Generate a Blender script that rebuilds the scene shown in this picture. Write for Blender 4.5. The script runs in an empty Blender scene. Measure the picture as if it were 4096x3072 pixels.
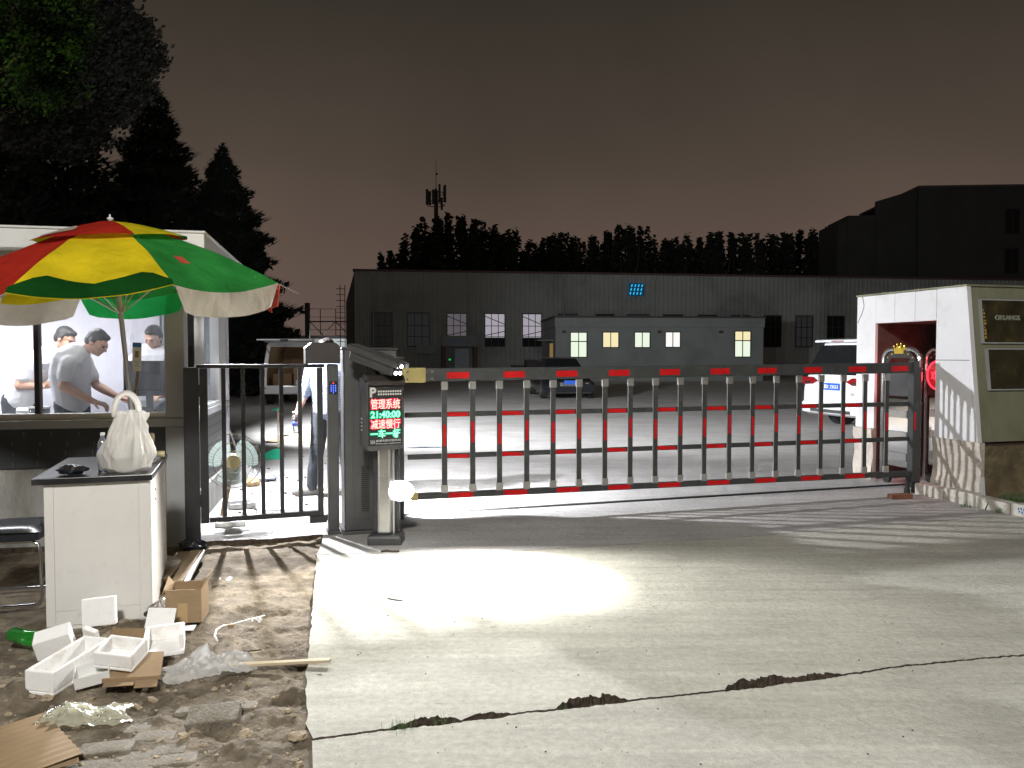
import bpy, bmesh, math, random
from mathutils import Vector, Matrix, Euler, noise
random.seed(7)
R = math.radians
S = bpy.context.scene
COL = S.collection

# ------------------------------------------------------------------ camera
HC = 1.55
PITCH = math.atan(121/3200)
cd = bpy.data.cameras.new('camera'); cam = bpy.data.objects.new('camera', cd); COL.objects.link(cam)
cam.location = (0, 0, HC); cam.rotation_euler = (math.pi/2-PITCH, 0, 0)
cd.sensor_width = 36; cd.lens = 36*3200/4096; cd.clip_start = .05; cd.clip_end = 2000
S.camera = cam
S.view_settings.view_transform = 'Standard'; S.view_settings.look = 'None'
S.view_settings.exposure = 0; S.view_settings.gamma = 1
S.cycles.use_denoising = True
S.cycles.max_bounces = 6; S.cycles.transparent_max_bounces = 24
S.cycles.sample_clamp_indirect = 6

def ray(px, py):
    dx, dy = (px-2048)/3200, (1536-py)/3200
    return Vector((dx, math.cos(PITCH)+dy*math.sin(PITCH), -math.sin(PITCH)+dy*math.cos(PITCH)))
def at(px, py, d):                       # world point seen at a pixel, d metres away
    r = ray(px, py); return Vector((0, 0, HC))+r*(d/r.y)
def G(px, py, z=0):                      # world point on the level z
    r = ray(px, py); return Vector((0, 0, HC))+r*((z-HC)/r.z)

# ------------------------------------------------------------------ night sky
w = bpy.data.worlds.new('World'); S.world = w; w.use_nodes = True
nt = w.node_tree; bg = nt.nodes['Background']
tc = nt.nodes.new('ShaderNodeTexCoord'); sp = nt.nodes.new('ShaderNodeSeparateXYZ'); cr = nt.nodes.new('ShaderNodeValToRGB')
nt.links.new(tc.outputs['Generated'], sp.inputs[0]); nt.links.new(sp.outputs['Z'], cr.inputs[0]); nt.links.new(cr.outputs[0], bg.inputs[0])
el = cr.color_ramp.elements
el[0].position = 0; el[0].color = (.132, .092, .080, 1)
el[1].position = 1; el[1].color = (.012, .011, .009, 1)
for p, c in ((.12, (.112, .078, .062, 1)), (.24, (.070, .053, .041, 1)), (.42, (.032, .027, .021, 1))):
    e = el.new(p); e.color = c
cn = nt.nodes.new('ShaderNodeTexNoise'); cn.inputs['Scale'].default_value = 2.6; cn.inputs['Detail'].default_value = 5
mr = nt.nodes.new('ShaderNodeMapRange'); mr.inputs[1].default_value = .3; mr.inputs[2].default_value = .7; mr.inputs[3].default_value = .88; mr.inputs[4].default_value = 1.12
nt.links.new(tc.outputs['Generated'], cn.inputs['Vector']); nt.links.new(cn.outputs['Fac'], mr.inputs[0]); nt.links.new(mr.outputs[0], bg.inputs[1])

# ------------------------------------------------------------------ lamps
def lamp(name, kind, loc, target, power, color=(1, 1, 1), **kw):
    l = bpy.data.lights.new(name, kind); l.energy = power; l.color = color
    for k, v in kw.items(): setattr(l, k, v)
    o = bpy.data.objects.new(name, l); COL.objects.link(o); o.location = loc
    o.rotation_euler = (Vector(target)-Vector(loc)).to_track_quat('-Z', 'Y').to_euler()
    return o
FLOOD = Vector((-2.93, 8.22, 2.30))
lamp('flood_light', 'SPOT', FLOOD+Vector((.075, .0, 0)), FLOOD+Vector((6, .9, -1.6)), 1650, (.94, .95, 1), spot_size=R(174), spot_blend=.2, shadow_soft_size=.035)
lamp('unseen_yard_light', 'SPOT', (-6.2, 12.6, 3.25), (4.8, 21.5, 1.0), 8500, (.95, .97, 1), spot_size=R(98), spot_blend=.55, shadow_soft_size=.12)  # unseen lamp added to brighten the far yard
lamp('street_light', 'POINT', (-.2, -3.0, 6.2), (0, 0, 0), 3250, (1, .982, .93), shadow_soft_size=.45)
lamp('camera_fill_light', 'SPOT', (-.86, 6.26, 1.40), (-.20, 5.60, 0), 950, (.97, 1, .95), spot_size=R(50), spot_blend=.6, shadow_soft_size=.03)
lamp('camera_spill_light', 'SPOT', (-.86, 6.25, 1.40), (-.1, 3.5, 0), 470, (1, .985, .93), spot_size=R(134), spot_blend=.4, shadow_soft_size=.05)
lamp('added_rear_light', 'SPOT', (-.97, 7.36, .30), (.15, 9.6, 0.0), 1500, (.95, .97, 1), spot_size=R(105), spot_blend=.9, shadow_soft_size=.04)  # added behind the barrier to brighten the ground there

# ------------------------------------------------------------------ materials
def N(nt, t, **kw):
    n = nt.nodes.new(t)
    for k, v in kw.items():
        if k in n.inputs: n.inputs[k].default_value = v
        else: setattr(n, k, v)
    return n
def pm(name, col, rough=.55, metal=0, var=.18, scale=5, bump=.0, bscale=80, spec=.5, coat=0, stain=None, sscale=1.2, sl=.52, detail=6, stretch=None):
    m = bpy.data.materials.new(name); m.use_nodes = True; t = m.node_tree; b = t.nodes['Principled BSDF']
    b.inputs['Roughness'].default_value = rough; b.inputs['Metallic'].default_value = metal
    b.inputs['Specular IOR Level'].default_value = spec; b.inputs['Coat Weight'].default_value = coat
    c = N(t, 'ShaderNodeTexCoord'); src = c.outputs['Object']
    if stretch:
        mp = N(t, 'ShaderNodeMapping'); mp.inputs['Scale'].default_value = stretch
        t.links.new(src, mp.inputs[0]); src = mp.outputs[0]
    n1 = N(t, 'ShaderNodeTexNoise', Scale=scale, Detail=detail, Roughness=.6); t.links.new(src, n1.inputs['Vector'])
    r = N(t, 'ShaderNodeValToRGB'); t.links.new(n1.outputs['Fac'], r.inputs[0])
    e = r.color_ramp.elements
    e[0].position = .3; e[1].position = .72
    e[0].color = (*[max(0, x*(1-var)) for x in col], 1); e[1].color = (*[min(1, x*(1+var)) for x in col], 1)
    out = r.outputs[0]
    if stain:
        n2 = N(t, 'ShaderNodeTexNoise', Scale=sscale, Detail=8, Roughness=.68); t.links.new(src, n2.inputs['Vector'])
        r2 = N(t, 'ShaderNodeValToRGB'); t.links.new(n2.outputs['Fac'], r2.inputs[0])
        r2.color_ramp.elements[0].position = sl-.08; r2.color_ramp.elements[1].position = sl+.12
        mx = N(t, 'ShaderNodeMix', data_type='RGBA'); t.links.new(r2.outputs[0], mx.inputs['Factor'])
        t.links.new(out, mx.inputs['A']); mx.inputs['B'].default_value = (*stain, 1); out = mx.outputs['Result']
    t.links.new(out, b.inputs['Base Color'])
    if bump:
        n3 = N(t, 'ShaderNodeTexNoise', Scale=bscale, Detail=5); t.links.new(src, n3.inputs['Vector'])
        bp = N(t, 'ShaderNodeBump', Strength=bump, Distance=.02); t.links.new(n3.outputs['Fac'], bp.inputs['Height']); t.links.new(bp.outputs[0], b.inputs['Normal'])
    return m
def em(name, col, s):
    m = bpy.data.materials.new(name); m.use_nodes = True; t = m.node_tree
    t.nodes.remove(t.nodes['Principled BSDF']); e = N(t, 'ShaderNodeEmission', Strength=s); e.inputs[0].default_value = (*col, 1)
    t.links.new(e.outputs[0], t.nodes['Material Output'].inputs[0]); return m
def film(name, col, alpha, rough=.12, trans=.3, bump=.0, bscale=20, gloss=.3):
    """thin see-through sheet: transparent + diffuse/translucent + a glossy coat"""
    m = bpy.data.materials.new(name); m.use_nodes = True; t = m.node_tree; t.nodes.remove(t.nodes['Principled BSDF'])
    d = N(t, 'ShaderNodeBsdfDiffuse'); d.inputs[0].default_value = (*col, 1)
    tr = N(t, 'ShaderNodeBsdfTranslucent'); tr.inputs[0].default_value = (*col, 1)
    a = N(t, 'ShaderNodeMixShader'); a.inputs[0].default_value = trans; t.links.new(d.outputs[0], a.inputs[1]); t.links.new(tr.outputs[0], a.inputs[2])
    tp = N(t, 'ShaderNodeBsdfTransparent'); b = N(t, 'ShaderNodeMixShader'); b.inputs[0].default_value = alpha
    t.links.new(tp.outputs[0], b.inputs[1]); t.links.new(a.outputs[0], b.inputs[2])
    g = N(t, 'ShaderNodeBsdfGlossy', Roughness=rough); g.inputs[0].default_value = (1, 1, 1, 1)
    lw = N(t, 'ShaderNodeLayerWeight', Blend=gloss); c = N(t, 'ShaderNodeMixShader')
    t.links.new(lw.outputs['Fresnel'], c.inputs[0]); t.links.new(b.outputs[0], c.inputs[1]); t.links.new(g.outputs[0], c.inputs[2])
    if bump:
        tcx = N(t, 'ShaderNodeTexCoord'); n3 = N(t, 'ShaderNodeTexNoise', Scale=bscale, Detail=4); t.links.new(tcx.outputs['Object'], n3.inputs['Vector'])
        bp = N(t, 'ShaderNodeBump', Strength=bump, Distance=.02); t.links.new(n3.outputs['Fac'], bp.inputs['Height'])
        for x in (g, d, lw): t.links.new(bp.outputs[0], x.inputs['Normal'])
    t.links.new(c.outputs[0], t.nodes['Material Output'].inputs[0]); return m
def smudged_glass(name, amount, sc=3, col=(.8, .84, .9)):
    m = film(name, col, amount, rough=.03, trans=.75, gloss=.12); t = m.node_tree
    ms = [n for n in t.nodes if n.type == 'MIX_SHADER'][1]
    c = N(t, 'ShaderNodeTexCoord'); mp = N(t, 'ShaderNodeMapping'); mp.inputs['Scale'].default_value = (sc, sc, sc*.35)
    n = N(t, 'ShaderNodeTexNoise', Scale=1.6, Detail=7, Roughness=.65); r = N(t, 'ShaderNodeMapRange')
    t.links.new(c.outputs['Object'], mp.inputs[0]); t.links.new(mp.outputs[0], n.inputs['Vector']); t.links.new(n.outputs['Fac'], r.inputs[0])
    r.inputs[1].default_value = .42; r.inputs[2].default_value = .75; r.inputs[3].default_value = amount*.5; r.inputs[4].default_value = amount*2.4
    t.links.new(r.outputs[0], ms.inputs[0]); return m

M = {}
def concrete(name, c, streak):
    m = bpy.data.materials.new(name); m.use_nodes = True; t = m.node_tree; b = t.nodes['Principled BSDF']
    b.inputs['Roughness'].default_value = .93; b.inputs['Specular IOR Level'].default_value = .25
    co = N(t, 'ShaderNodeTexCoord').outputs['Object']
    def mapped(rot, sc):
        mp = N(t, 'ShaderNodeMapping'); mp.inputs['Rotation'].default_value = (0, 0, rot); mp.inputs['Scale'].default_value = sc; t.links.new(co, mp.inputs[0]); return mp.outputs[0]
    def ns(vec, s, d=8, r_=.62, dist=0):
        n = N(t, 'ShaderNodeTexNoise', Scale=s, Detail=d, Roughness=r_, Distortion=dist); t.links.new(vec, n.inputs['Vector']); return n.outputs['Fac']
    def rng(v, a, b_, c0, c1):
        n = N(t, 'ShaderNodeMapRange'); t.links.new(v, n.inputs[0])
        for i, x in enumerate((a, b_, c0, c1)): n.inputs[i+1].default_value = x
        return n.outputs[0]
    def mul(a, b_):
        n = N(t, 'ShaderNodeMath', operation='MULTIPLY'); t.links.new(a, n.inputs[0]); t.links.new(b_, n.inputs[1]); return n.outputs[0]
    f = rng(ns(co, 1.1, 10), .3, .7, .80, 1.14)                       # broad cloudiness
    f = mul(f, rng(ns(co, 26, 6, .7), .3, .7, .80, 1.14))
    f = mul(f, rng(ns(co, 95, 3, .7), .60, .70, 1.0, .62))            # pits              # grain
    f = mul(f, rng(ns(mapped(R(-15), (.55, 7, 1)), 1.0, 7, .6, .6), .42, .70, 1.06, streak))   # tyre and drag marks along the drive
    f = mul(f, rng(ns(mapped(R(70), (.5, 5, 1)), 1.3, 6, .6, .5), .50, .72, 1.02, streak+.04))
    f = mul(f, rng(ns(co, .55, 12, .7), .54, .70, 1.0, .66))          # old stains
    f = mul(f, rng(ns(co, 7, 3), .68, .74, 1.0, .72))                 # drips and spots
    mx = N(t, 'ShaderNodeMix', data_type='RGBA'); mx.inputs['Factor'].default_value = 1; mx.blend_type = 'MULTIPLY'; mx.inputs['A'].default_value = (*c, 1)
    t.links.new(f, mx.inputs['B']); t.links.new(mx.outputs['Result'], b.inputs['Base Color'])
    b1 = N(t, 'ShaderNodeBump', Strength=.8, Distance=.02); t.links.new(ns(co, 60, 6, .75), b1.inputs['Height'])
    b2 = N(t, 'ShaderNodeBump', Strength=.5, Distance=.04); t.links.new(ns(mapped(R(-15), (1, 1.4, 1)), 9, 7, .65, .4), b2.inputs['Height']); t.links.new(b1.outputs[0], b2.inputs['Normal'])
    t.links.new(b2.outputs[0], b.inputs['Normal']); return m
M['concrete'] = concrete('concrete', (.60, .585, .515), .86)
M['concrete_yard'] = concrete('concrete_yard', (.56, .545, .53), .90)
M['soil'] = pm('soil', (.205, .168, .122), .96, var=.5, scale=9, bump=.7, bscale=45, stain=(.085, .064, .040), sscale=3.2, sl=.50, detail=10)
M['rubble'] = pm('rubble', (.075, .055, .038), .98, var=.6, scale=30, bump=.9, bscale=60)
M['sand'] = pm('sand', (.36, .29, .20), .95, var=.25, scale=12, bump=.5, bscale=90)
M['ground'] = pm('ground', (.10, .09, .075), .95, var=.4, scale=.5, bump=.4, bscale=8)
M['paver'] = pm('paver', (.24, .215, .175), .9, var=.3, scale=18, bump=.5, bscale=70, stain=(.12, .095, .06), sscale=6, sl=.55)
M['foam'] = pm('foam', (.90, .89, .88), .8, var=.03, scale=20, bump=.25, bscale=260, stain=(.66, .61, .53), sscale=7, sl=.62)
M['carton'] = pm('carton', (.29, .20, .115), .85, var=.1, scale=6, stretch=(1, 1, 5))
M['carton_dark'] = pm('carton_dark', (.22, .145, .075), .85, var=.15, scale=6)
M['tape'] = pm('tape', (.42, .29, .15), .3, var=.05)
M['paint_white'] = pm('paint_white', (.70, .68, .65), .45, var=.05, scale=3, stain=(.55, .52, .47), sscale=9, sl=.66)
M['black_top'] = pm('black_top', (.022, .022, .024), .28, var=.5, scale=9, stain=(.07, .07, .075), sscale=5, sl=.6)
M['black_metal'] = pm('black_metal', (.020, .020, .023), .42, var=.3, scale=12, bump=.06, bscale=90, spec=.5)
M['dark_grey'] = pm('dark_grey', (.065, .065, .066), .45, var=.15, scale=6, bump=.05, bscale=160)
M['brown_black'] = pm('brown_black', (.030, .024, .022), .5, var=.2)
M['grey_bar'] = pm('grey_bar', (.055, .058, .058), .55, metal=0, var=.2, spec=.3, scale=7, stain=(.10, .095, .085), sscale=9, sl=.63)
M['alu'] = pm('alu', (.62, .62, .60), .32, metal=.85, var=.08)
M['steel'] = pm('steel', (.55, .55, .54), .25, metal=.9, var=.12, scale=8)
M['chrome'] = pm('chrome', (.75, .76, .78), .12, metal=1, var=.05)
M['zinc'] = pm('zinc', (.62, .52, .22), .38, metal=.75, var=.22, scale=7)
M['reflector'] = pm('reflector', (.62, .010, .012), .5, spec=.2, var=.15, scale=9, bump=.05, bscale=300, stain=(.30, .02, .02), sscale=14, sl=.64)
M['rubber'] = pm('rubber', (.018, .018, .018), .8)
M['booth_white'] = pm('booth_white', (.74, .74, .73), .5, var=.04, scale=2, stain=(.6, .59, .56), sscale=2, sl=.62)
M['booth_grey'] = pm('booth_grey', (.37, .38, .385), .5, var=.1, scale=3)
M['siding'] = pm('siding', (.040, .046, .050), .5, var=.2, scale=5, bump=.08, bscale=50)
M['siding_line'] = pm('siding_line', (.17, .18, .185), .6)
M['plinth'] = pm('plinth', (.33, .33, .315), .95, var=.3, scale=4, bump=.6, bscale=30, stain=(.20, .19, .165), sscale=3, sl=.54, stretch=(1, 1, .35))
M['interior'] = pm('interior', (.68, .67, .74), .7, var=.02)
M['interior_grey'] = pm('interior_grey', (.30, .33, .38), .6, var=.1)
M['glass_booth'] = smudged_glass('glass_booth', .075)
M['glass_dirty'] = smudged_glass('glass_dirty', .15, 4)
M['stone_white'] = pm('stone_white', (.72, .72, .73), .45, var=.03, scale=3, stain=(.60, .59, .57), sscale=2.5, sl=.63)
M['stone_rough'] = pm('stone_rough', (.52, .47, .41), .9, var=.25, scale=6, bump=.7, bscale=25)
M['stone_dark'] = pm('stone_dark', (.16, .125, .07), .95, var=.45, scale=6, bump=.8, bscale=25)
M['stone_shaded'] = pm('stone_shaded', (.235, .235, .155), .7, var=.12, scale=2, stain=(.15, .145, .09), sscale=2, sl=.52, stretch=(1, 1, .4))  # white stone, with dim olive street light painted into its colour
M['alcove'] = pm('alcove', (.075, .045, .036), .9, var=.35, scale=5, bump=.4, bscale=30)
M['sign_black'] = pm('sign_black', (.035, .030, .014), .3, var=.5, scale=6, stain=(.11, .085, .02), sscale=5, sl=.62)
M['sign_letters'] = pm('sign_letters', (.42, .46, .36), .4, metal=.4)
M['gold'] = pm('gold', (.85, .60, .10), .3, metal=.6, var=.1)
M['kerb'] = pm('kerb', (.56, .53, .47), .9, var=.2, scale=6, bump=.6, bscale=40, stain=(.25, .21, .15), sscale=4, sl=.6)
M['facade'] = pm('facade', (.25, .265, .25), .75, var=.08, scale=.4, stain=(.15, .17, .165), sscale=.25, sl=.55)
M['annex'] = pm('annex', (.20, .225, .215), .8, var=.08, scale=.5, stain=(.145, .16, .155), sscale=.4, sl=.58)
M['roof_dark'] = pm('roof_dark', (.06, .05, .05), .8)
M['red_edge'] = pm('red_edge', (.09, .04, .036), .7)
M['far_wall'] = pm('far_wall', (.035, .037, .036), .9, var=.2, scale=.3)
M['pale_wall'] = pm('pale_wall', (.8, .8, .8), .7, var=.06, scale=1)
M['dark_glass'] = pm('dark_glass', (.010, .011, .012), .3, var=.2, spec=.12)
M['frame_dark'] = pm('frame_dark', (.03, .028, .028), .6)
M['frame_white'] = pm('frame_white', (.65, .66, .66), .4, var=.03)
M['lit_white'] = em('lit_white', (1, .98, .94), 1.0)
M['lit_yellow'] = em('lit_yellow', (1, .88, .52), .95)
M['lit_green'] = em('lit_green', (.90, 1, .82), .95)
M['lit_hall'] = em('lit_hall', (.80, .74, .84), .46)
M['lit_hall_dim'] = em('lit_hall_dim', (.62, .56, .62), .17)
M['lit_hall_dark'] = em('lit_hall_dark', (.5, .5, .52), .035)
M['lit_orange'] = em('lit_orange', (.9, .55, .2), .25)
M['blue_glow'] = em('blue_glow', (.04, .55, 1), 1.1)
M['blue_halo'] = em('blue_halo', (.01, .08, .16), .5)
M['led_white'] = em('led_white', (1, .95, 1), 14)
M['led_green'] = em('led_green', (.05, .9, .2), .5)
M['flare'] = em('flare', (.97, .98, 1), 7)
M['red_text'] = em('red_text', (1, .50, .42), 2.3)
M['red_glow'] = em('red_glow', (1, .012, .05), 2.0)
M['green_text'] = em('green_text', (.38, 1, .68), 1.8)
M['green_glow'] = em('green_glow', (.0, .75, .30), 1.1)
M['red_neon'] = em('red_neon', (1, .035, .07), 2.6)
M['key_blue'] = em('key_blue', (.08, .16, 1), 3.5)
M['key_red'] = em('key_red', (1, .04, .05), 2)
M['panel_print'] = pm('panel_print', (.62, .60, .58), .5, var=.03)
M['ceiling_lamp'] = em('ceiling_lamp', (.95, .97, 1), 18)
M['skin'] = pm('skin', (.50, .28, .19), .55, var=.08, scale=20)
M['hair'] = pm('hair', (.022, .019, .018), .5, var=.3, scale=60, bump=.3, bscale=160)
M['shirt_grey'] = pm('shirt_grey', (.60, .61, .64), .85, var=.1, scale=6, bump=.25, bscale=14)
M['shirt_white'] = pm('shirt_white', (.66, .66, .70), .85, var=.06, scale=6, bump=.25, bscale=14)
M['trousers'] = pm('trousers', (.028, .032, .040), .85, var=.3, scale=8, bump=.3, bscale=18)
M['shoe'] = pm('shoe', (.16, .16, .155), .7, var=.15)
M['eye'] = pm('eye', (.02, .015, .012), .2)
M['tyre'] = pm('tyre', (.016, .016, .016), .85)
M['car_white'] = pm('car_white', (.80, .82, .84), .25, var=.02, coat=.5)
M['car_black'] = pm('car_black', (.008, .010, .014), .18, var=.05, coat=.8)
M['tail_red'] = pm('tail_red', (.22, .008, .010), .2, var=.1)
M['tail_lit'] = em('tail_lit', (1, .05, .05), .6)
M['plate_blue'] = pm('plate_blue', (.02, .12, .62), .4)
M['leaf_dark'] = pm('leaf_dark', (.014, .015, .011), .8, var=.35, scale=1.5)
M['leaf_conifer'] = pm('leaf_conifer', (.012, .020, .012), .85, var=.35, scale=1.5)
M['leaf_poplar'] = pm('leaf_poplar', (.016, .022, .014), .85, var=.35, scale=.6)
M['bark'] = pm('bark', (.07, .055, .04), .95, var=.4, scale=6, bump=.7, bscale=20)
M['wood'] = pm('wood', (.50, .41, .28), .7, var=.15, scale=5, stretch=(1, 12, 12))
M['wood_dark'] = pm('wood_dark', (.22, .155, .09), .8, var=.3, scale=4, stretch=(12, 1, 12))
M['plastic_white'] = pm('plastic_white', (.75, .75, .73), .4, var=.03)
M['plastic_green'] = pm('plastic_green', (.02, .36, .22), .4, var=.1)
M['mint'] = film('mint', (.33, .40, .365), .7, trans=.4, gloss=.1)
M['cream'] = pm('cream', (.68, .58, .30), .4, var=.08)
M['bag_white'] = film('bag_white', (.86, .84, .80), .95, rough=.22, trans=.5, bump=.35, bscale=40, gloss=.16)
M['bag_clear'] = film('bag_clear', (.96, .96, .95), .62, rough=.06, trans=.5, bump=.9, bscale=16, gloss=.22)
M['bag_haze'] = film('bag_haze', (.76, .75, .58), .6, rough=.2, trans=.45, bump=.6, bscale=20, gloss=.12)
M['bottle_clear'] = film('bottle_clear', (.7, .75, .8), .16, rough=.04, trans=.3, gloss=.4)
M['bottle_green'] = film('bottle_green', (.03, .42, .05), .8, rough=.06, trans=.6, gloss=.35)
M['label_blue'] = pm('label_blue', (.03, .07, .42), .5)
M['vinyl'] = pm('vinyl', (.016, .018, .024), .22, var=.2, bump=.08, bscale=60, coat=.3)
M['vane'] = pm('vane', (.015, .016, .018), .5)
M['blue_print'] = pm('blue_print', (.03, .16, .42), .5)
M['grass_blade'] = pm('grass_blade', (.06, .13, .03), .8, var=.4, scale=20)
M['brick'] = pm('brick', (.22, .09, .05), .9, var=.3, scale=12, bump=.5, bscale=50)
def cloth(name, c):
    m = bpy.data.materials.new(name); m.use_nodes = True; t = m.node_tree; t.nodes.remove(t.nodes['Principled BSDF'])
    tcx = N(t, 'ShaderNodeTexCoord'); n = N(t, 'ShaderNodeTexNoise', Scale=4, Detail=6); t.links.new(tcx.outputs['Object'], n.inputs['Vector'])
    r = N(t, 'ShaderNodeValToRGB'); t.links.new(n.outputs['Fac'], r.inputs[0])
    r.color_ramp.elements[0].color = (*[x*.72 for x in c], 1); r.color_ramp.elements[1].color = (*[min(1, x*1.15) for x in c], 1)
    r.color_ramp.elements[0].position = .3; r.color_ramp.elements[1].position = .7
    d = N(t, 'ShaderNodeBsdfDiffuse'); tr = N(t, 'ShaderNodeBsdfTranslucent'); a = N(t, 'ShaderNodeMixShader'); a.inputs[0].default_value = .38
    n2 = N(t, 'ShaderNodeTexNoise', Scale=5, Detail=5, Distortion=1.2); t.links.new(tcx.outputs['Object'], n2.inputs['Vector'])
    bp = N(t, 'ShaderNodeBump', Strength=.55, Distance=.05); t.links.new(n2.outputs['Fac'], bp.inputs['Height']); t.links.new(bp.outputs[0], d.inputs['Normal'])
    for x in (d, tr): t.links.new(r.outputs[0], x.inputs[0])
    t.links.new(d.outputs[0], a.inputs[1]); t.links.new(tr.outputs[0], a.inputs[2]); t.links.new(a.outputs[0], t.nodes['Material Output'].inputs[0]); return m
M['cloth_red'] = cloth('cloth_red', (.50, .035, .022)); M['cloth_yellow'] = cloth('cloth_yellow', (.80, .62, .02))
M['cloth_green'] = cloth('cloth_green', (.035, .27, .055)); M['cloth_dark_green'] = cloth('cloth_dark_green', (.012, .085, .016))
M['cloth_cream'] = cloth('cloth_cream', (.66, .60, .50)); M['cloth_patch'] = cloth('cloth_patch', (.80, .14, .10)); M['cloth_lime'] = cloth('cloth_lime', (.03, .50, .12))
M['leaf_lit'] = cloth('leaf_lit', (.045, .095, .018)); _r = [n for n in M['leaf_lit'].node_tree.nodes if n.type == 'VALTORGB'][0]; _r.color_ramp.elements[0].color = (.004, .008, .003, 1); _r.color_ramp.elements[0].position = .47; _r.color_ramp.elements[1].position = .68; _r.color_ramp.elements[1].color = (.07, .15, .025, 1); [n for n in M['leaf_lit'].node_tree.nodes if n.type == 'TEX_NOISE'][0].inputs['Scale'].default_value = 2.2  # lit and dark leaf clumps painted in by the noise ramp
def plaid():
    m = pm('plaid', (.62, .68, .80), .85, var=.08, bump=.2, bscale=14); t = m.node_tree; b = t.nodes['Principled BSDF']
    c = N(t, 'ShaderNodeTexCoord'); k = N(t, 'ShaderNodeTexBrick', Scale=9); k.inputs['Color1'].default_value = (.30, .33, .41, 1); k.inputs['Color2'].default_value = (.22, .26, .36, 1); k.inputs['Mortar'].default_value = (.08, .12, .22, 1)
    mp = N(t, 'ShaderNodeMapping'); mp.inputs['Rotation'].default_value = (R(90), 0, 0)
    t.links.new(c.outputs['Object'], mp.inputs[0]); t.links.new(mp.outputs[0], k.inputs['Vector']); t.links.new(k.outputs[0], b.inputs['Base Color']); return m
M['plaid'] = plaid()

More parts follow.
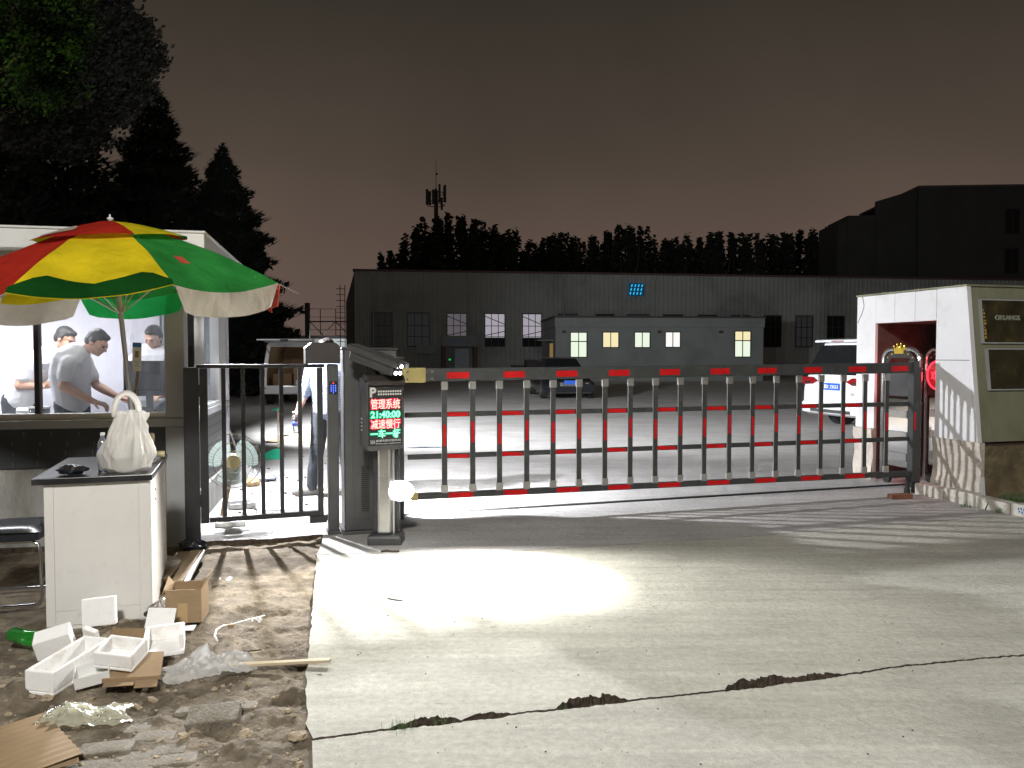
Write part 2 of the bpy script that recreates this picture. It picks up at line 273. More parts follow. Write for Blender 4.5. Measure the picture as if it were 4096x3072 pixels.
# ------------------------------------------------------------------ mesh helpers
class MB:
    def __init__(s): s.v = []; s.f = []; s.mi = []; s.X = Matrix.Identity(4); s.m = 0
    def add(s, vs, fs):
        o = len(s.v); s.v += [tuple(s.X @ Vector(p)) for p in vs]; s.f += [tuple(i+o for i in f) for f in fs]; s.mi += [s.m]*len(fs); return s
    def box(s, x0, x1, y0, y1, z0, z1):
        return s.add([(x, y, z) for z in (z0, z1) for y in (y0, y1) for x in (x0, x1)],
                     [(0, 2, 3, 1), (4, 5, 7, 6), (0, 1, 5, 4), (2, 6, 7, 3), (0, 4, 6, 2), (1, 3, 7, 5)])
    def cyl(s, p0, p1, r0, r1=None, n=12, caps=True):
        p0, p1 = Vector(p0), Vector(p1); r1 = r0 if r1 is None else r1
        a = (p1-p0).normalized(); u = a.orthogonal().normalized(); v = a.cross(u)
        vs = [tuple(p+r*(math.cos(2*math.pi*k/n)*u+math.sin(2*math.pi*k/n)*v)) for p, r in ((p0, r0), (p1, r1)) for k in range(n)]
        fs = [(k, (k+1) % n, n+(k+1) % n, n+k) for k in range(n)]
        if caps: fs += [tuple(range(n))[::-1], tuple(range(n, 2*n))]
        return s.add(vs, fs)
    def tube(s, pts, r, n=8, caps=True):
        pts = [Vector(p) for p in pts]; rs = r if isinstance(r, (list, tuple)) else [r]*len(pts); vs = []; u = None
        for i, p in enumerate(pts):
            a = (pts[min(i+1, len(pts)-1)]-pts[max(i-1, 0)]).normalized()
            u = a.orthogonal().normalized() if u is None else (u-a*u.dot(a)).normalized(); v = a.cross(u)
            vs += [tuple(p+rs[i]*(math.cos(2*math.pi*k/n)*u+math.sin(2*math.pi*k/n)*v)) for k in range(n)]
        fs = [(i*n+k, i*n+(k+1) % n, (i+1)*n+(k+1) % n, (i+1)*n+k) for i in range(len(pts)-1) for k in range(n)]
        if caps: fs += [tuple(range(n))[::-1], tuple(range((len(pts)-1)*n, len(pts)*n))]
        return s.add(vs, fs)
    def bar(s, p0, p1, w, h, up=(0, 0, 1)):     # rectangular bar between two points
        p0, p1 = Vector(p0), Vector(p1); a = (p1-p0).normalized(); u = a.cross(Vector(up)).normalized(); v = u.cross(a)
        vs = [tuple(p+u*(sx*w/2)+v*(sy*h/2)) for p in (p0, p1) for sx, sy in ((-1, -1), (1, -1), (1, 1), (-1, 1))]
        return s.add(vs, [(0, 1, 2, 3), (7, 6, 5, 4), (0, 4, 5, 1), (1, 5, 6, 2), (2, 6, 7, 3), (3, 7, 4, 0)])
    def lathe(s, prof, n=16, c=(0, 0, 0)):
        c = Vector(c); vs = []
        for r, z in prof: vs += [(c.x+r*math.cos(2*math.pi*k/n), c.y+r*math.sin(2*math.pi*k/n), c.z+z) for k in range(n)]
        fs = [(i*n+k, i*n+(k+1) % n, (i+1)*n+(k+1) % n, (i+1)*n+k) for i in range(len(prof)-1) for k in range(n)]
        if prof[0][0] > 0: fs.append(tuple(range(n))[::-1])
        if prof[-1][0] > 0: fs.append(tuple(range((len(prof)-1)*n, len(prof)*n)))
        return s.add(vs, fs)
    def ball(s, c, r, n=10):
        c = Vector(c); r = (r, r, r) if not isinstance(r, (tuple, list)) else r; vs = [(c.x, c.y, c.z-r[2])]; m = n//2+1
        for i in range(1, m):
            t = math.pi*i/m
            vs += [(c.x+r[0]*math.sin(t)*math.cos(2*math.pi*k/n), c.y+r[1]*math.sin(t)*math.sin(2*math.pi*k/n), c.z-r[2]*math.cos(t)) for k in range(n)]
        vs.append((c.x, c.y, c.z+r[2])); L = len(vs)-1
        fs = [(0, 1+(k+1) % n, 1+k) for k in range(n)]
        for i in range(m-2): fs += [(1+i*n+k, 1+i*n+(k+1) % n, 1+(i+1)*n+(k+1) % n, 1+(i+1)*n+k) for k in range(n)]
        fs += [(L, 1+(m-2)*n+k, 1+(m-2)*n+(k+1) % n) for k in range(n)]
        return s.add(vs, fs)
    def cap(s, p0, p1, r0, r1=None, n=12):      # tapered capsule, closed
        r1 = r0 if r1 is None else r1
        s.ball(p0, r0, n); s.ball(p1, r1, n)
        if (Vector(p1)-Vector(p0)).length > 1e-4: s.cyl(p0, p1, r0, r1, n)
        return s
    def prism(s, poly, z0, z1):                 # outline in x,y
        n = len(poly)
        return s.add([(x, y, z0) for x, y in poly]+[(x, y, z1) for x, y in poly],
                     [tuple(range(n))[::-1], tuple(range(n, 2*n))]+[(k, (k+1) % n, n+(k+1) % n, n+k) for k in range(n)])
    def prism_xz(s, poly, y0, y1):
        X = s.X.copy(); s.X = X @ Matrix(((1, 0, 0, 0), (0, 0, 1, 0), (0, 1, 0, 0), (0, 0, 0, 1)))
        s.prism(poly, y0, y1); s.X = X; return s
    def prism_yz(s, poly, x0, x1):
        X = s.X.copy(); s.X = X @ Matrix(((0, 0, 1, 0), (1, 0, 0, 0), (0, 1, 0, 0), (0, 0, 0, 1)))
        s.prism(poly, x0, x1); s.X = X; return s
    def loft(s, secs, caps=True):
        n = len(secs[0]); vs = [p for q in secs for p in q]
        fs = [(i*n+k, i*n+(k+1) % n, (i+1)*n+(k+1) % n, (i+1)*n+k) for i in range(len(secs)-1) for k in range(n)]
        if caps: fs += [tuple(range(n))[::-1], tuple(range((len(secs)-1)*n, len(secs)*n))]
        return s.add(vs, fs)
    def sheet(s, rows):
        n = len(rows[0]); vs = [p for q in rows for p in q]
        return s.add(vs, [(i*n+k, i*n+k+1, (i+1)*n+k+1, (i+1)*n+k) for i in range(len(rows)-1) for k in range(n-1)])
    def mesh(s, name, mats, smooth=False):
        me = bpy.data.meshes.new(name); me.from_pydata(s.v, [], s.f)
        for x in (mats if isinstance(mats, (list, tuple)) else [mats]): me.materials.append(M[x] if isinstance(x, str) else x)
        me.polygons.foreach_set('material_index', s.mi)
        bm = bmesh.new(); bm.from_mesh(me); bmesh.ops.recalc_face_normals(bm, faces=bm.faces); bm.to_mesh(me); bm.free()
        if smooth: me.polygons.foreach_set('use_smooth', [True]*len(me.polygons))
        me.update(); return me
    def obj(s, name, mats, parent=None, smooth=False, bevel=0, loc=None, rot=None, seg=2, angle=40):
        me = s.mesh(name, mats, smooth); o = bpy.data.objects.new(name, me); COL.objects.link(o)
        if parent is not None: o.parent = parent
        if loc is not None: o.location = loc
        if rot is not None: o.rotation_euler = rot
        if bevel:
            b = o.modifiers.new('bevel', 'BEVEL'); b.width = bevel; b.segments = seg; b.limit_method = 'ANGLE'; b.angle_limit = R(angle)
        if smooth == 'auto':
            me.set_sharp_from_angle(angle=R(35))
        return o
def at_m(loc, rot=(0, 0, 0)): return Matrix.Translation(loc) @ Euler(rot).to_matrix().to_4x4()
def thing(name, label, cat, loc=(0, 0, 0), rz=0, group=None, rot=None):
    o = bpy.data.objects.new(name, None); COL.objects.link(o); o.empty_display_size = .2
    o.location = loc; o.rotation_euler = rot if rot is not None else (0, 0, rz); o['label'] = label; o['category'] = cat
    if group: o['group'] = group
    return o
def tag(o, label, cat, group=None):
    o['label'] = label; o['category'] = cat
    if group: o['group'] = group
    return o
def struct(o): o['kind'] = 'structure'; return o
def stuff(o, label=None):
    o['kind'] = 'stuff'
    if label: o['label'] = label
    return o
def dup(root, loc, rot=None, label=None, group=None):
    r = root.copy(); COL.objects.link(r); r.location = loc
    if rot is not None: r.rotation_euler = rot
    if label: r['label'] = label
    if group: r['group'] = group
    for ch in list(root.children):
        c = ch.copy(); COL.objects.link(c); c.parent = r
        for g in list(ch.children):
            d = g.copy(); COL.objects.link(d); d.parent = c
    return r
def text(name, body, size, mat, parent, X, width=None, depth=.002, bold=0, align='CENTER', height=None):
    cu = bpy.data.curves.new(name, 'FONT'); cu.body = body; cu.size = size; cu.extrude = depth/2; cu.align_x = align; cu.align_y = 'CENTER'; cu.offset = bold
    o = bpy.data.objects.new(name, cu); COL.objects.link(o); bpy.context.view_layer.update()
    me = bpy.data.meshes.new_from_object(o.evaluated_get(bpy.context.evaluated_depsgraph_get()))
    bpy.data.objects.remove(o)
    me.name = name; xs = [v.co.x for v in me.vertices]; ys = [v.co.y for v in me.vertices]
    sx = width/(max(xs)-min(xs)) if width else 1; sy = height/(max(ys)-min(ys)) if height else (sx if width else 1)
    cx, cy = (max(xs)+min(xs))/2, (max(ys)+min(ys))/2
    if align == 'LEFT': cx = min(xs)
    for v in me.vertices: v.co = X @ Vector(((v.co.x-cx)*sx, (v.co.y-cy)*sy, v.co.z))
    me.materials.clear(); me.materials.append(M[mat])
    q = bpy.data.objects.new(name, me); COL.objects.link(q); q.parent = parent; return q
FRONT = Matrix(((1, 0, 0, 0), (0, 0, -1, 0), (0, 1, 0, 0), (0, 0, 0, 1)))    # text plane -> upright, facing -y
# ------------------------------------------------------------------ ground, slabs, dirt
def nz(x, y, s, o=0): return noise.noise(Vector((x*s, y*s, o)))
g = MB(); g.add([(-150, -30, -.12), (150, -30, -.12), (150, 260, -.12), (-150, 260, -.12)], [(0, 1, 2, 3)])
struct(g.obj('ground', 'ground'))
def lerp_path(pts, step):
    out = []
    for a, b in zip(pts, pts[1:]):
        a, b = Vector(a), Vector(b); n = max(1, int((b-a).length/step))
        out += [a.lerp(b, i/n) for i in range(n)]
    return out+[Vector(pts[-1])]
def interp(tab, x):
    for (x0, y0), (x1, y1) in zip(tab, tab[1:]):
        if x0 <= x <= x1: return y0+(y1-y0)*(x-x0)/(x1-x0)
    return tab[0][1] if x < tab[0][0] else tab[-1][1]
# the long open crack across the near concrete, as world points
crack_px = [(1250, 2960), (1580, 2915), (1830, 2887), (2025, 2862), (2240, 2836), (2500, 2806), (2915, 2762), (3350, 2705), (3620, 2664), (4096, 2620)]
cw = [G(*p) for p in crack_px]; e = (cw[-1]-cw[-3]).normalized()
crack = [(p.x, p.y) for p in cw]+[(9, cw[-1].y+e.y/e.x*(9-cw[-1].x))]
# holes broken out of the far lip: (pixel range, upper edge lift in metres)
holes = [(G(1560, 2918).x, G(1840, 2885).x, .055), (G(1850, 2882).x, G(2040, 2860).x, .035), (G(2225, 2838).x, G(2510, 2805).x, .085), (G(2905, 2765).x, G(3200, 2725).x, .085), (G(3180, 2728).x, G(3370, 2702).x, .05)]
near, far = [], []
x = crack[0][0]
while x < 9:
    y = interp(crack, x); j = nz(x, 0, 9)*.012+nz(x, 3, 34)*.009+nz(x, 6, 90)*.005
    yn = y+j-.006; yf = y+j*.8+.012+abs(nz(x, 8, 20))*.010
    for a, b, h in holes:
        if a < x < b:
            t = (x-a)/(b-a); yf += h*math.sin(math.pi*t)**.55*(1+.6*nz(x, 5, 17)+.45*nz(x, 2, 52)+.25*nz(x, 7, 120)); yn -= .006*math.sin(math.pi*t)
    near.append((x, yn)); far.append((x, yf)); x += .007 if x < 3 else .08
near.append((9, interp(crack, 9)-.004)); far.append((9, interp(crack, 9)+.006))
def slab(name, poly, mat='concrete', z0=-.11, z1=0):
    b = MB(); b.prism(poly, z0, z1); b.mi = [0, 0]+[1]*(len(b.mi)-2); return struct(b.obj(name, [mat, 'rubble']))
slab('concrete_apron', near[::-1]+[(-.55, 2.2), (.4, -6), (9, -6)])
# the long straight joint, then the slab beyond it up to the yard
jt_px = [(1290, 2236), (1926, 2213), (2963, 2148), (4096, 2055)]
jt = [(G(*p).x, G(*p).y) for p in jt_px]; jt = [(-1.52, 6.14)]+jt[1:]; ex = (jt[-1][1]-jt[-2][1])/(jt[-1][0]-jt[-2][0]); jt.append((9, jt[-1][1]+ex*(9-jt[-1][0])))
jl = [(p.x, p.y+nz(p.x, 1, 12)*.006) for p in lerp_path([(a, b, 0) for a, b in jt], .06)]
edge_l = [(p.x+nz(p.y, 4, 9)*.014+nz(p.y, 9, 30)*.006, p.y) for p in lerp_path([(-.86, 3.30, 0), (-.98, 3.75, 0), (-1.20, 4.75, 0), (-1.50, 6.10, 0)], .05)]
slab('concrete_road', far+[(a, b-.004) for a, b in jl[::-1]]+edge_l[::-1])
yard = [(a, b+.004) for a, b in jl]+[(60, 20), (60, 70), (-40, 70), (-40, 6.4), (-6.9, 5.75), (-2.64, 6.62), (-2.55, 6.60)]
thr = [(p.x, p.y+nz(p.x, 6, 14)*.035+nz(p.x, 2, 40)*.012) for p in lerp_path([(-2.55, 6.56, 0), (-2.0, 6.66, 0), (-1.62, 6.83, 0), (-1.56, 6.5, 0), (-1.52, 6.2, 0)], .03)]
slab('concrete_yard', yard+thr, 'concrete_yard')
# broken matter at the bottom of the crack
b = MB(); rows = []
xs = [crack[0][0]-.05+i*.012 for i in range(int(4.6/.012))]
for k in range(16):
    t = k/15
    rows.append([(x, interp(crack, x)-.02+t*.15, -.078+.034*nz(x, t*.15, 24)+.020*nz(x, t*.15, 60)+.03*t) for x in xs])
b.sheet(rows); struct(b.obj('soil', 'rubble', smooth=True))
# ------------------------------------------------------------------ trodden dirt left of the slab
def dirt_z(x, y):
    z = -.035+.028*nz(x, y, 1.6)+.018*nz(x, y, 4.5, 2)+.010*nz(x, y, 13, 5)
    r = noise.multi_fractal(Vector((x*5, y*8, 1)), 1.0, 2.0, 4)
    z += .010*(r-1)
    if y < 4.6: z += .012*max(0, nz(x, y*1.6, 16, 7))+.008*nz(x, y, 34, 9)
    for fx, fy in PRINTS:                       # shallow shoe dents
        d = ((x-fx)/.075)**2+((y-fy)/.055)**2
        if d < 2.5: z += -.022*math.exp(-d*1.6)+.008*math.exp(-(d-1.4)**2*4)
    for fx, fy, h, rr in HEAPS: z += h*math.exp(-(((x-fx)/rr)**2+((y-fy)/(rr*.75))**2))*(1+.5*nz(x, y, 22, 4))
    return z
PRINTS = [(G(px, py).x, G(px, py).y) for px, py in [(1130, 2590), (1125, 2500), (1135, 2425), (1060, 2432), (1040, 2350), (1150, 2360), (1100, 2300), (1195, 2490), (1000, 2280), (1190, 2650), (1060, 2560), (980, 2420)]]
HEAPS = [(G(40, 2760).x, G(40, 2760).y, .055, .16), (G(1080, 2860).x, G(1080, 2860).y, .040, .11), (G(1170, 2760).x, G(1170, 2760).y, .045, .07), (G(950, 2990).x, G(950, 2990).y, .045, .10), (G(640, 2850).x, G(640, 2850).y, .03, .08), (G(700, 2760).x, G(700, 2760).y, .028, .12), (G(1220, 2930).x, G(1220, 2930).y, .03, .07), (-2.2, 4.55, .03, .2)]
b = MB(); nx, ny = 300, 330; rows = []
for j in range(ny+1):
    t = j/ny; y = 1.7+t**1.35*5.3
    xr = -.70 if y < 2.9 else -.70-(y-2.9)*.24
    rows.append([(x, y, dirt_z(x, y)) for x in (-6.8+(xr+6.8)*(1-(1-i/nx)**1.7) for i in range(nx+1))])
b.sheet(rows); struct(b.obj('dirt_ground', 'soil', smooth=True))
# ------------------------------------------------------------------ pavers showing through the dirt
def paver(px, py, w, d, rz, tilt, label, z=-.012):
    p = G(px, py); b = MB(); b.box(-w/2, w/2, -d/2, d/2, -.05, 0)
    for i, v in enumerate(b.v): b.v[i] = (v[0]+random.uniform(-.006, .006), v[1]+random.uniform(-.006, .006), v[2])
    o = b.obj('paver', 'paver', bevel=.005, loc=(p.x, p.y, z), rot=(tilt[0], tilt[1], rz)); return tag(o, label, 'paving brick', 'pavers showing through the dirt')
paver(857, 2868, .215, .11, R(9), (R(17), R(-3)), 'tilted grey paver lying loose over a dark gap in the dirt', .022)
for q in [(620, 2900, .16, .10, 8, 'grey paver left of the tilted loose one, half sunk in dirt'), (800, 2795, .2, .085, 8, 'flush grey paver just behind the tilted loose one'), (960, 2808, .15, .08, 10, 'short paver behind the tilted one, nearest the concrete edge'),
          (430, 2960, .2, .11, 14, 'paver in front of the crumpled yellowish plastic sheet'), (560, 2990, .19, .11, 14, 'paver at the bottom edge, between two other sunken ones'), (690, 3010, .18, .1, 12, 'rightmost paver at the bottom edge of the picture'),
          (680, 2965, .12, .10, 12, 'small paver piece in front of the tilted loose one'), (330, 3045, .2, .11, 14, 'paver beside the ribbed cardboard at the bottom left'), (500, 3050, .2, .11, 14, 'lowest paver, right of the ribbed cardboard'), (545, 2872, .13, .09, 9, 'small paver between plastic sheet and the half sunk one')]:
    paver(q[0], q[1], q[2], q[3], R(q[4]), (R(random.uniform(-3, 3)), R(random.uniform(-3, 3))), q[5], dirt_z(G(q[0], q[1]).x, G(q[0], q[1]).y)+.012)
# stones and clods
def clod(b, c, r, seed):
    n0 = len(b.v); b.ball((0, 0, 0), r, 7)
    for i in range(n0, len(b.v)):
        v = Vector(b.v[i]); k = 1+.75*noise.noise(v*(1.1/r)+Vector((seed, 0, 0)))+.3*noise.noise(v*(2.6/r)+Vector((seed, 3, 0))); b.v[i] = tuple(Vector(c)+Vector((v.x*k*1.2, v.y*k, v.z*k*.7)))
b = MB()
for i in range(300):
    px = random.uniform(0, 1230); py = random.choice([random.uniform(2480, 3060), random.uniform(2700, 3060)])
    p = G(px, py); clod(b, (p.x, p.y, dirt_z(p.x, p.y)+.004), random.choice([.003, .004, .006, .008, .014]), i)
stuff(b.obj('gravel', 'sand'), 'loose clods and crumbs of dry soil')
b = MB()
for i in range(170):
    p = G(random.uniform(1300, 4090), random.uniform(2050, 3060)); r = random.choice([.0015, .002, .0025, .004]); clod(b, (p.x, p.y, r*.4), r, i)
for i in range(90):
    p = G(random.uniform(900, 1500), random.uniform(1800, 2080)); r = random.choice([.006, .01, .015]); clod(b, (p.x, p.y, r*.4), r, i)
stuff(b.obj('grit', 'rubble', smooth=True), 'dark grit scattered over the concrete')
for px, py, r, lab in [(770, 2900, .024, 'pale broken stone in the hollow of the tilted paver'), (1235, 2880, .02, 'pale stone at the corner of the concrete slab'), (735, 2930, .02, 'small pale stone left of the hollow by the tilted paver'), (1195, 2945, .032, 'flat broken concrete piece by the start of the crack'), (985, 2915, .028, 'pale stone on the right end of the hollow')]:
    p = G(px, py); b = MB(); clod(b, (0, 0, 0), r, px); tag(b.obj('stone', 'sand', loc=(p.x, p.y, dirt_z(p.x, p.y)+r*.2)), lab, 'stone', 'stones lying in the dirt')
# weeds in the crack and by the kerb
b = MB()
for x0, y0, n, s in [(G(1610, 2912).x, G(1610, 2912).y, 45, .035), (G(1765, 2893).x, G(1765, 2893).y, 18, .03), (G(2240, 2838).x, G(2240, 2838).y, 14, .02), (5.05, 7.9, 260, .13), (5.3, 7.55, 200, .13), (4.75, 7.75, 70, .05), (4.6, 8.05, 60, .04)]:
    for i in range(n):
        x, y = x0+random.gauss(0, s*.9), y0+random.gauss(0, s*.6); h = s*random.uniform(.5, 1.5); a = random.uniform(0, 6.28); l = random.uniform(.1, .8)*h; w2 = h*.05
        b.add([(x-w2*math.sin(a), y+w2*math.cos(a), -.01), (x+w2*math.sin(a), y-w2*math.cos(a), -.01), (x+l*math.cos(a), y+l*math.sin(a), h)], [(0, 1, 2)])
stuff(b.obj('grass', 'grass_blade'), 'tufts of grass and weeds')
# sliding gate rail let into the yard
p0, p1 = G(1560, 2064), G(3640, 1938)
b = MB(); b.bar((p0.x, p0.y, .004), (p1.x, p1.y, .004), .055, .016)
tag(b.obj('gate_track', 'rubber', bevel=.003), 'dark steel floor track running across the driveway', 'gate track')

# ------------------------------------------------------------------ guard booth
BA = R(12); BO = Vector((-2.694, 6.58, 0))
def bw(x, y, z=0): return BO+Vector((x*math.cos(BA)-y*math.sin(BA), x*math.sin(BA)+y*math.cos(BA), z))
booth = thing('guard_booth', 'white guard booth with lit windows and dark brick-pattern panels below the sill', 'booth', BO, BA)
W, D = 4.6, 2.65
SZ, WT, RT = 1.0, 2.36, 2.52
b = MB(); b.box(-W, -.02, .04, .16, -.1, .63); b.box(-.14, .0, .16, D, -.1, .30); b.obj('plinth', 'plinth', booth)
b = MB(); b.box(-W, -.155, .02, .08, .635, SZ-.05); sd = b.obj('front_siding', 'siding', booth)
b = MB(); rr = random.Random(3)
for k in range(4):                                                # short pale joints of the brick-pattern panel
    x = -4.4+(k % 2)*.045
    while x < -.25:
        b.box(x, x+.004, .0165, .0195, .655+k*.078, .655+k*.078+.034); x += rr.choice([.18, .2, .2])
b.obj('joint_marks', 'siding_line', sd)
b = MB()
b.box(-.10, -.03, .15, D, .305, SZ-.05); s2 = b.obj('side_siding', 'siding_side' if 'siding_side' in M else 'siding', booth)
b = MB()
for k in range(1, 8): b.box(-.0295, -.027, .2, D-.05, .305+k*.085, .308+k*.085)
b.obj('panel_grooves', 'rubber', s2)
b = MB(); b.box(-W, .0, -.02, .12, SZ-.048, SZ+.02); b.box(-.12, .0, .122, D, SZ-.048, SZ+.02); b.obj('window_sill', 'booth_grey', booth, bevel=.006)
b = MB(); b.box(-.155, .0, .0, .14, -.05, SZ-.05); b.box(-.155, .0, .0, .14, SZ+.022, WT); b.obj('corner_post', 'booth_grey', booth, bevel=.006)
b = MB(); b.box(-.14, .0, D-.1, D, .305, SZ-.05); b.box(-.14, .0, D-.1, D, SZ+.022, WT); b.box(-W, -.142, D-.1, D, -.05, WT); b.box(-W, -W+.1, .165, D-.102, .635, WT); b.obj('back_wall', 'interior', booth)
b = MB(); b.box(-W, -.157, .02, .12, 2.14, WT); b.box(-.12, .0, .142, D-.102, 2.16, WT); b.obj('lintel', 'booth_white', booth)
b = MB(); b.box(-W-.2, .2, -.2, D+.2, WT, RT-.012); b.box(-W-.21, .21, -.21, D+.21, RT-.01, RT+.01); b.obj('roof', 'booth_white', booth, bevel=.008)
b = MB(); b.box(-W+.1, -.16, .13, D-.105, .15, .2); b.obj('floor', 'booth_grey', booth)
# front windows: frames, mullions and panes
fw = MB(); xs = [-4.4, -3.3, -2.2, -1.132, -.157]
fw.box(-W+.1, -.157, .03, .09, SZ+.022, SZ+.07); fw.box(-W+.1, -.157, .03, .09, 2.09, 2.138)
fr = fw.obj('front_window', 'booth_white', booth, bevel=.004)
for x0 in xs[:4]:
    m_ = MB(); m_.box(x0, x0+.036, .025, .1, SZ+.071, 2.089); m_.obj('mullion', 'brown_black', fr)
for x0, x1 in zip(xs, xs[1:]):
    m_ = MB(); m_.add([(x0+.036, .06, SZ+.071), (x1, .06, SZ+.071), (x1, .06, 2.089), (x0+.036, .06, 2.089)], [(0, 1, 2, 3)]); m_.obj('pane', 'glass_booth', fr)
m_ = MB(); m_.add([(-.46, .064, SZ+.08), (-.16, .064, SZ+.08), (-.16, .064, 2.08), (-.40, .064, 2.08)], [(0, 1, 2, 3)]); m_.obj('smeared_film', 'glass_dirty', fr)
# side window: sliding sashes and a solid panel
sw = MB(); sw.box(-.1, -.005, .142, .19, SZ+.022, 2.158); sw.box(-.1, -.005, 1.02, 1.09, SZ+.022, 2.158); sw.box(-.1, -.005, 1.95, 2.03, SZ+.022, 2.158); sw.box(-.095, -.008, .15, 2.02, SZ+.022, SZ+.06); sw.box(-.095, -.008, .15, 2.02, 2.12, 2.157)
sf = sw.obj('side_window', 'frame_white', booth, bevel=.004)
for y0, y1 in ((.19, 1.02), (1.09, 1.95)):
    m_ = MB(); m_.add([(-.05, y0, SZ+.03), (-.05, y1, SZ+.03), (-.05, y1, 2.158), (-.05, y0, 2.158)], [(0, 1, 2, 3)]); m_.obj('pane', 'glass_booth', sf)
m_ = MB(); m_.box(-.085, -.02, 2.03, D-.1, SZ+.022, 2.158); m_.obj('side_panel', 'booth_white', booth)
m_ = MB(); m_.box(-.70, -.02, D-.118, D-.101, 1.2, 2.1); m_.obj('notice_board', 'interior_grey', booth)
m_ = MB()
m_.box(-.71, -.69, D-.125, D-.119, 1.2, 2.1); m_.box(-.69, -.02, D-.125, D-.119, 2.08, 2.1); m_.obj('board_rim', 'frame_dark', booth)
m_ = MB(); m_.box(-3.4, -1.0, 1.1, 1.35, 2.30, 2.345); m_.obj('ceiling_lamp', 'ceiling_lamp', booth)
m_ = MB(); m_.tube([(-3.36, D-.11, 2.3), (-3.36, D-.11, 1.9), (-3.38, D-.11, 1.75), (-3.33, D-.11, 1.62), (-3.35, D-.11, 1.2)], .006, 6); m_.obj('wall_cable', 'frame_dark', booth)
m_ = MB(); m_.box(-.58, -.36, .008, .019, .80, .95); pl = m_.obj('socket_plate', 'plastic_white', booth, bevel=.004)
m_ = MB(); m_.box(-.545, -.515, .004, .0075, .82, .845); m_.obj('socket_button', 'tail_red', pl)
p = bw(-2.2, 1.25, 2.28); l = bpy.data.lights.new('booth_ceiling_light', 'AREA'); l.energy = 48; l.shape = 'RECTANGLE'; l.size = 2.4; l.size_y = .25; l.color = (.93, .95, 1)
o = bpy.data.objects.new('booth_ceiling_light', l); COL.objects.link(o); o.location = p; o.rotation_euler = (0, 0, BA)
# flood lamp on the booth side wall
t = thing('flood_lamp', 'small white floodlight fixed high on the side wall of the booth', 'lamp', FLOOD, BA)
m_ = MB(); m_.box(-.02, .045, -.08, .08, -.06, .06); m_.obj('housing', 'dark_grey', t, bevel=.006)
m_ = MB(); m_.box(.046, .052, -.07, .07, -.05, .05); m_.obj('lens', 'ceiling_lamp', t)
m_ = MB(); m_.bar((-.10, 0, -.0), (-.02, 0, 0), .03, .03); m_.obj('bracket', 'dark_grey', t)

# ------------------------------------------------------------------ gatehouse on the right
GA = R(15); GO = Vector((4.90, 8.30, 0))
def gw(bx, ay, z=0): return GO+Vector((bx*math.cos(GA)-ay*math.sin(GA), bx*math.sin(GA)+ay*math.cos(GA), z))
gh = thing('gatehouse', 'white tiled gatehouse block with a dark alcove and two black name boards', 'gatehouse', GO, GA)
H = 2.27; A0, A1, AL = .66, 1.63, 1.97; OT = 1.92; LEAN = .26
b = MB()                                                          # core behind the cladding
b.box(.04, 3.2, A1, AL-.02, 0, H-.02); b.box(.04, 3.2, A0+.001, A1-.001, OT, H-.02); b.box(1.55, 3.2, A0+.001, A1-.001, 0, OT-.001)
b.prism_yz([(.05, 0), (A0, 0), (A0, H-.02), (.05+LEAN, H-.02)], .04, 3.2)
core = b.obj('core_wall', 'alcove', gh)
gap = .003
def clad(a0, a1, z0, z1, top_off=0):
    m_ = MB()
    if top_off: m_.prism_yz([(a0, z0), (a1, z0), (a1, z1), (a0+top_off*(z1-z0), z1)], 0, .038)
    else: m_.box(0, .038, a0+gap, a1-gap, z0+gap, z1-gap)
    return m_.obj('cladding_panel', 'stone_white', gh, bevel=.002)
k = LEAN/H
clad(A1, AL, .62, H)
for q in range(3): clad(A0+q*(A1-A0)/3, A0+(q+1)*(A1-A0)/3, OT, H)
m_ = MB(); z0, z1, zm = .62, H, 1.48
m_.prism_yz([(.01+k*z0, z0), (A0-gap, z0), (A0-gap, zm-gap), (.01+k*zm, zm-gap)], 0, .038); m_.obj('cladding_panel', 'stone_white', gh, bevel=.002)
m_ = MB(); m_.prism_yz([(.01+k*zm, zm+gap), (A0-gap, zm+gap), (A0-gap, z1), (.01+k*z1, z1)], 0, .038); m_.obj('cladding_panel', 'stone_white', gh, bevel=.002)
# hairline crack in the far upper corner
m_ = MB(); m_.tube([(-.001, AL-.10, H-.005), (-.001, AL-.13, H-.12), (-.001, AL-.10, H-.2), (-.001, AL-.05, H-.28), (-.001, AL-.02, H-.33)], .004, 5); m_.obj('wall_crack', 'rubble', gh)
# rough stone base
def rough_wall(b, o, u, v, nrm, w, h, nu, nv, amp, seed):
    rows = []
    for j in range(nv+1):
        row = []
        for i in range(nu+1):
            p = Vector(o)+Vector(u)*(w*i/nu)+Vector(v)*(h*j/nv); n_ = amp*(noise.noise(p*5+Vector((seed, 0, 0)))+.6*noise.noise(p*13))+amp*.9*math.sin(j/nv*math.pi*2.3+.6)
            row.append(tuple(p+Vector(nrm)*n_))
        rows.append(row)
    b.sheet(rows)
m_ = MB(); rough_wall(m_, (-.02, .0, -.02), (0, 1, 0), (0, 0, 1), (-1, 0, 0), A0, .645, 26, 26, .018, 1); m_.box(-.01, .04, .01, A0, -.05, .618); m_.obj('stone_base', 'stone_rough', gh, smooth='auto')
m_ = MB(); rough_wall(m_, (-.02, A1, -.02), (0, 1, 0), (0, 0, 1), (-1, 0, 0), AL-A1, .645, 14, 26, .018, 4)
m_.box(-.01, .04, A1, AL, -.05, .618)
m_.obj('stone_base', 'stone_rough', gh, smooth='auto')
m_ = MB(); rough_wall(m_, (.06, .0, -.02), (1, 0, 0), (0, k, 1), (0, -1, 0), 3.1, .6, 60, 14, .02, 7); m_.obj('dark_base', 'stone_dark', gh, smooth=True)
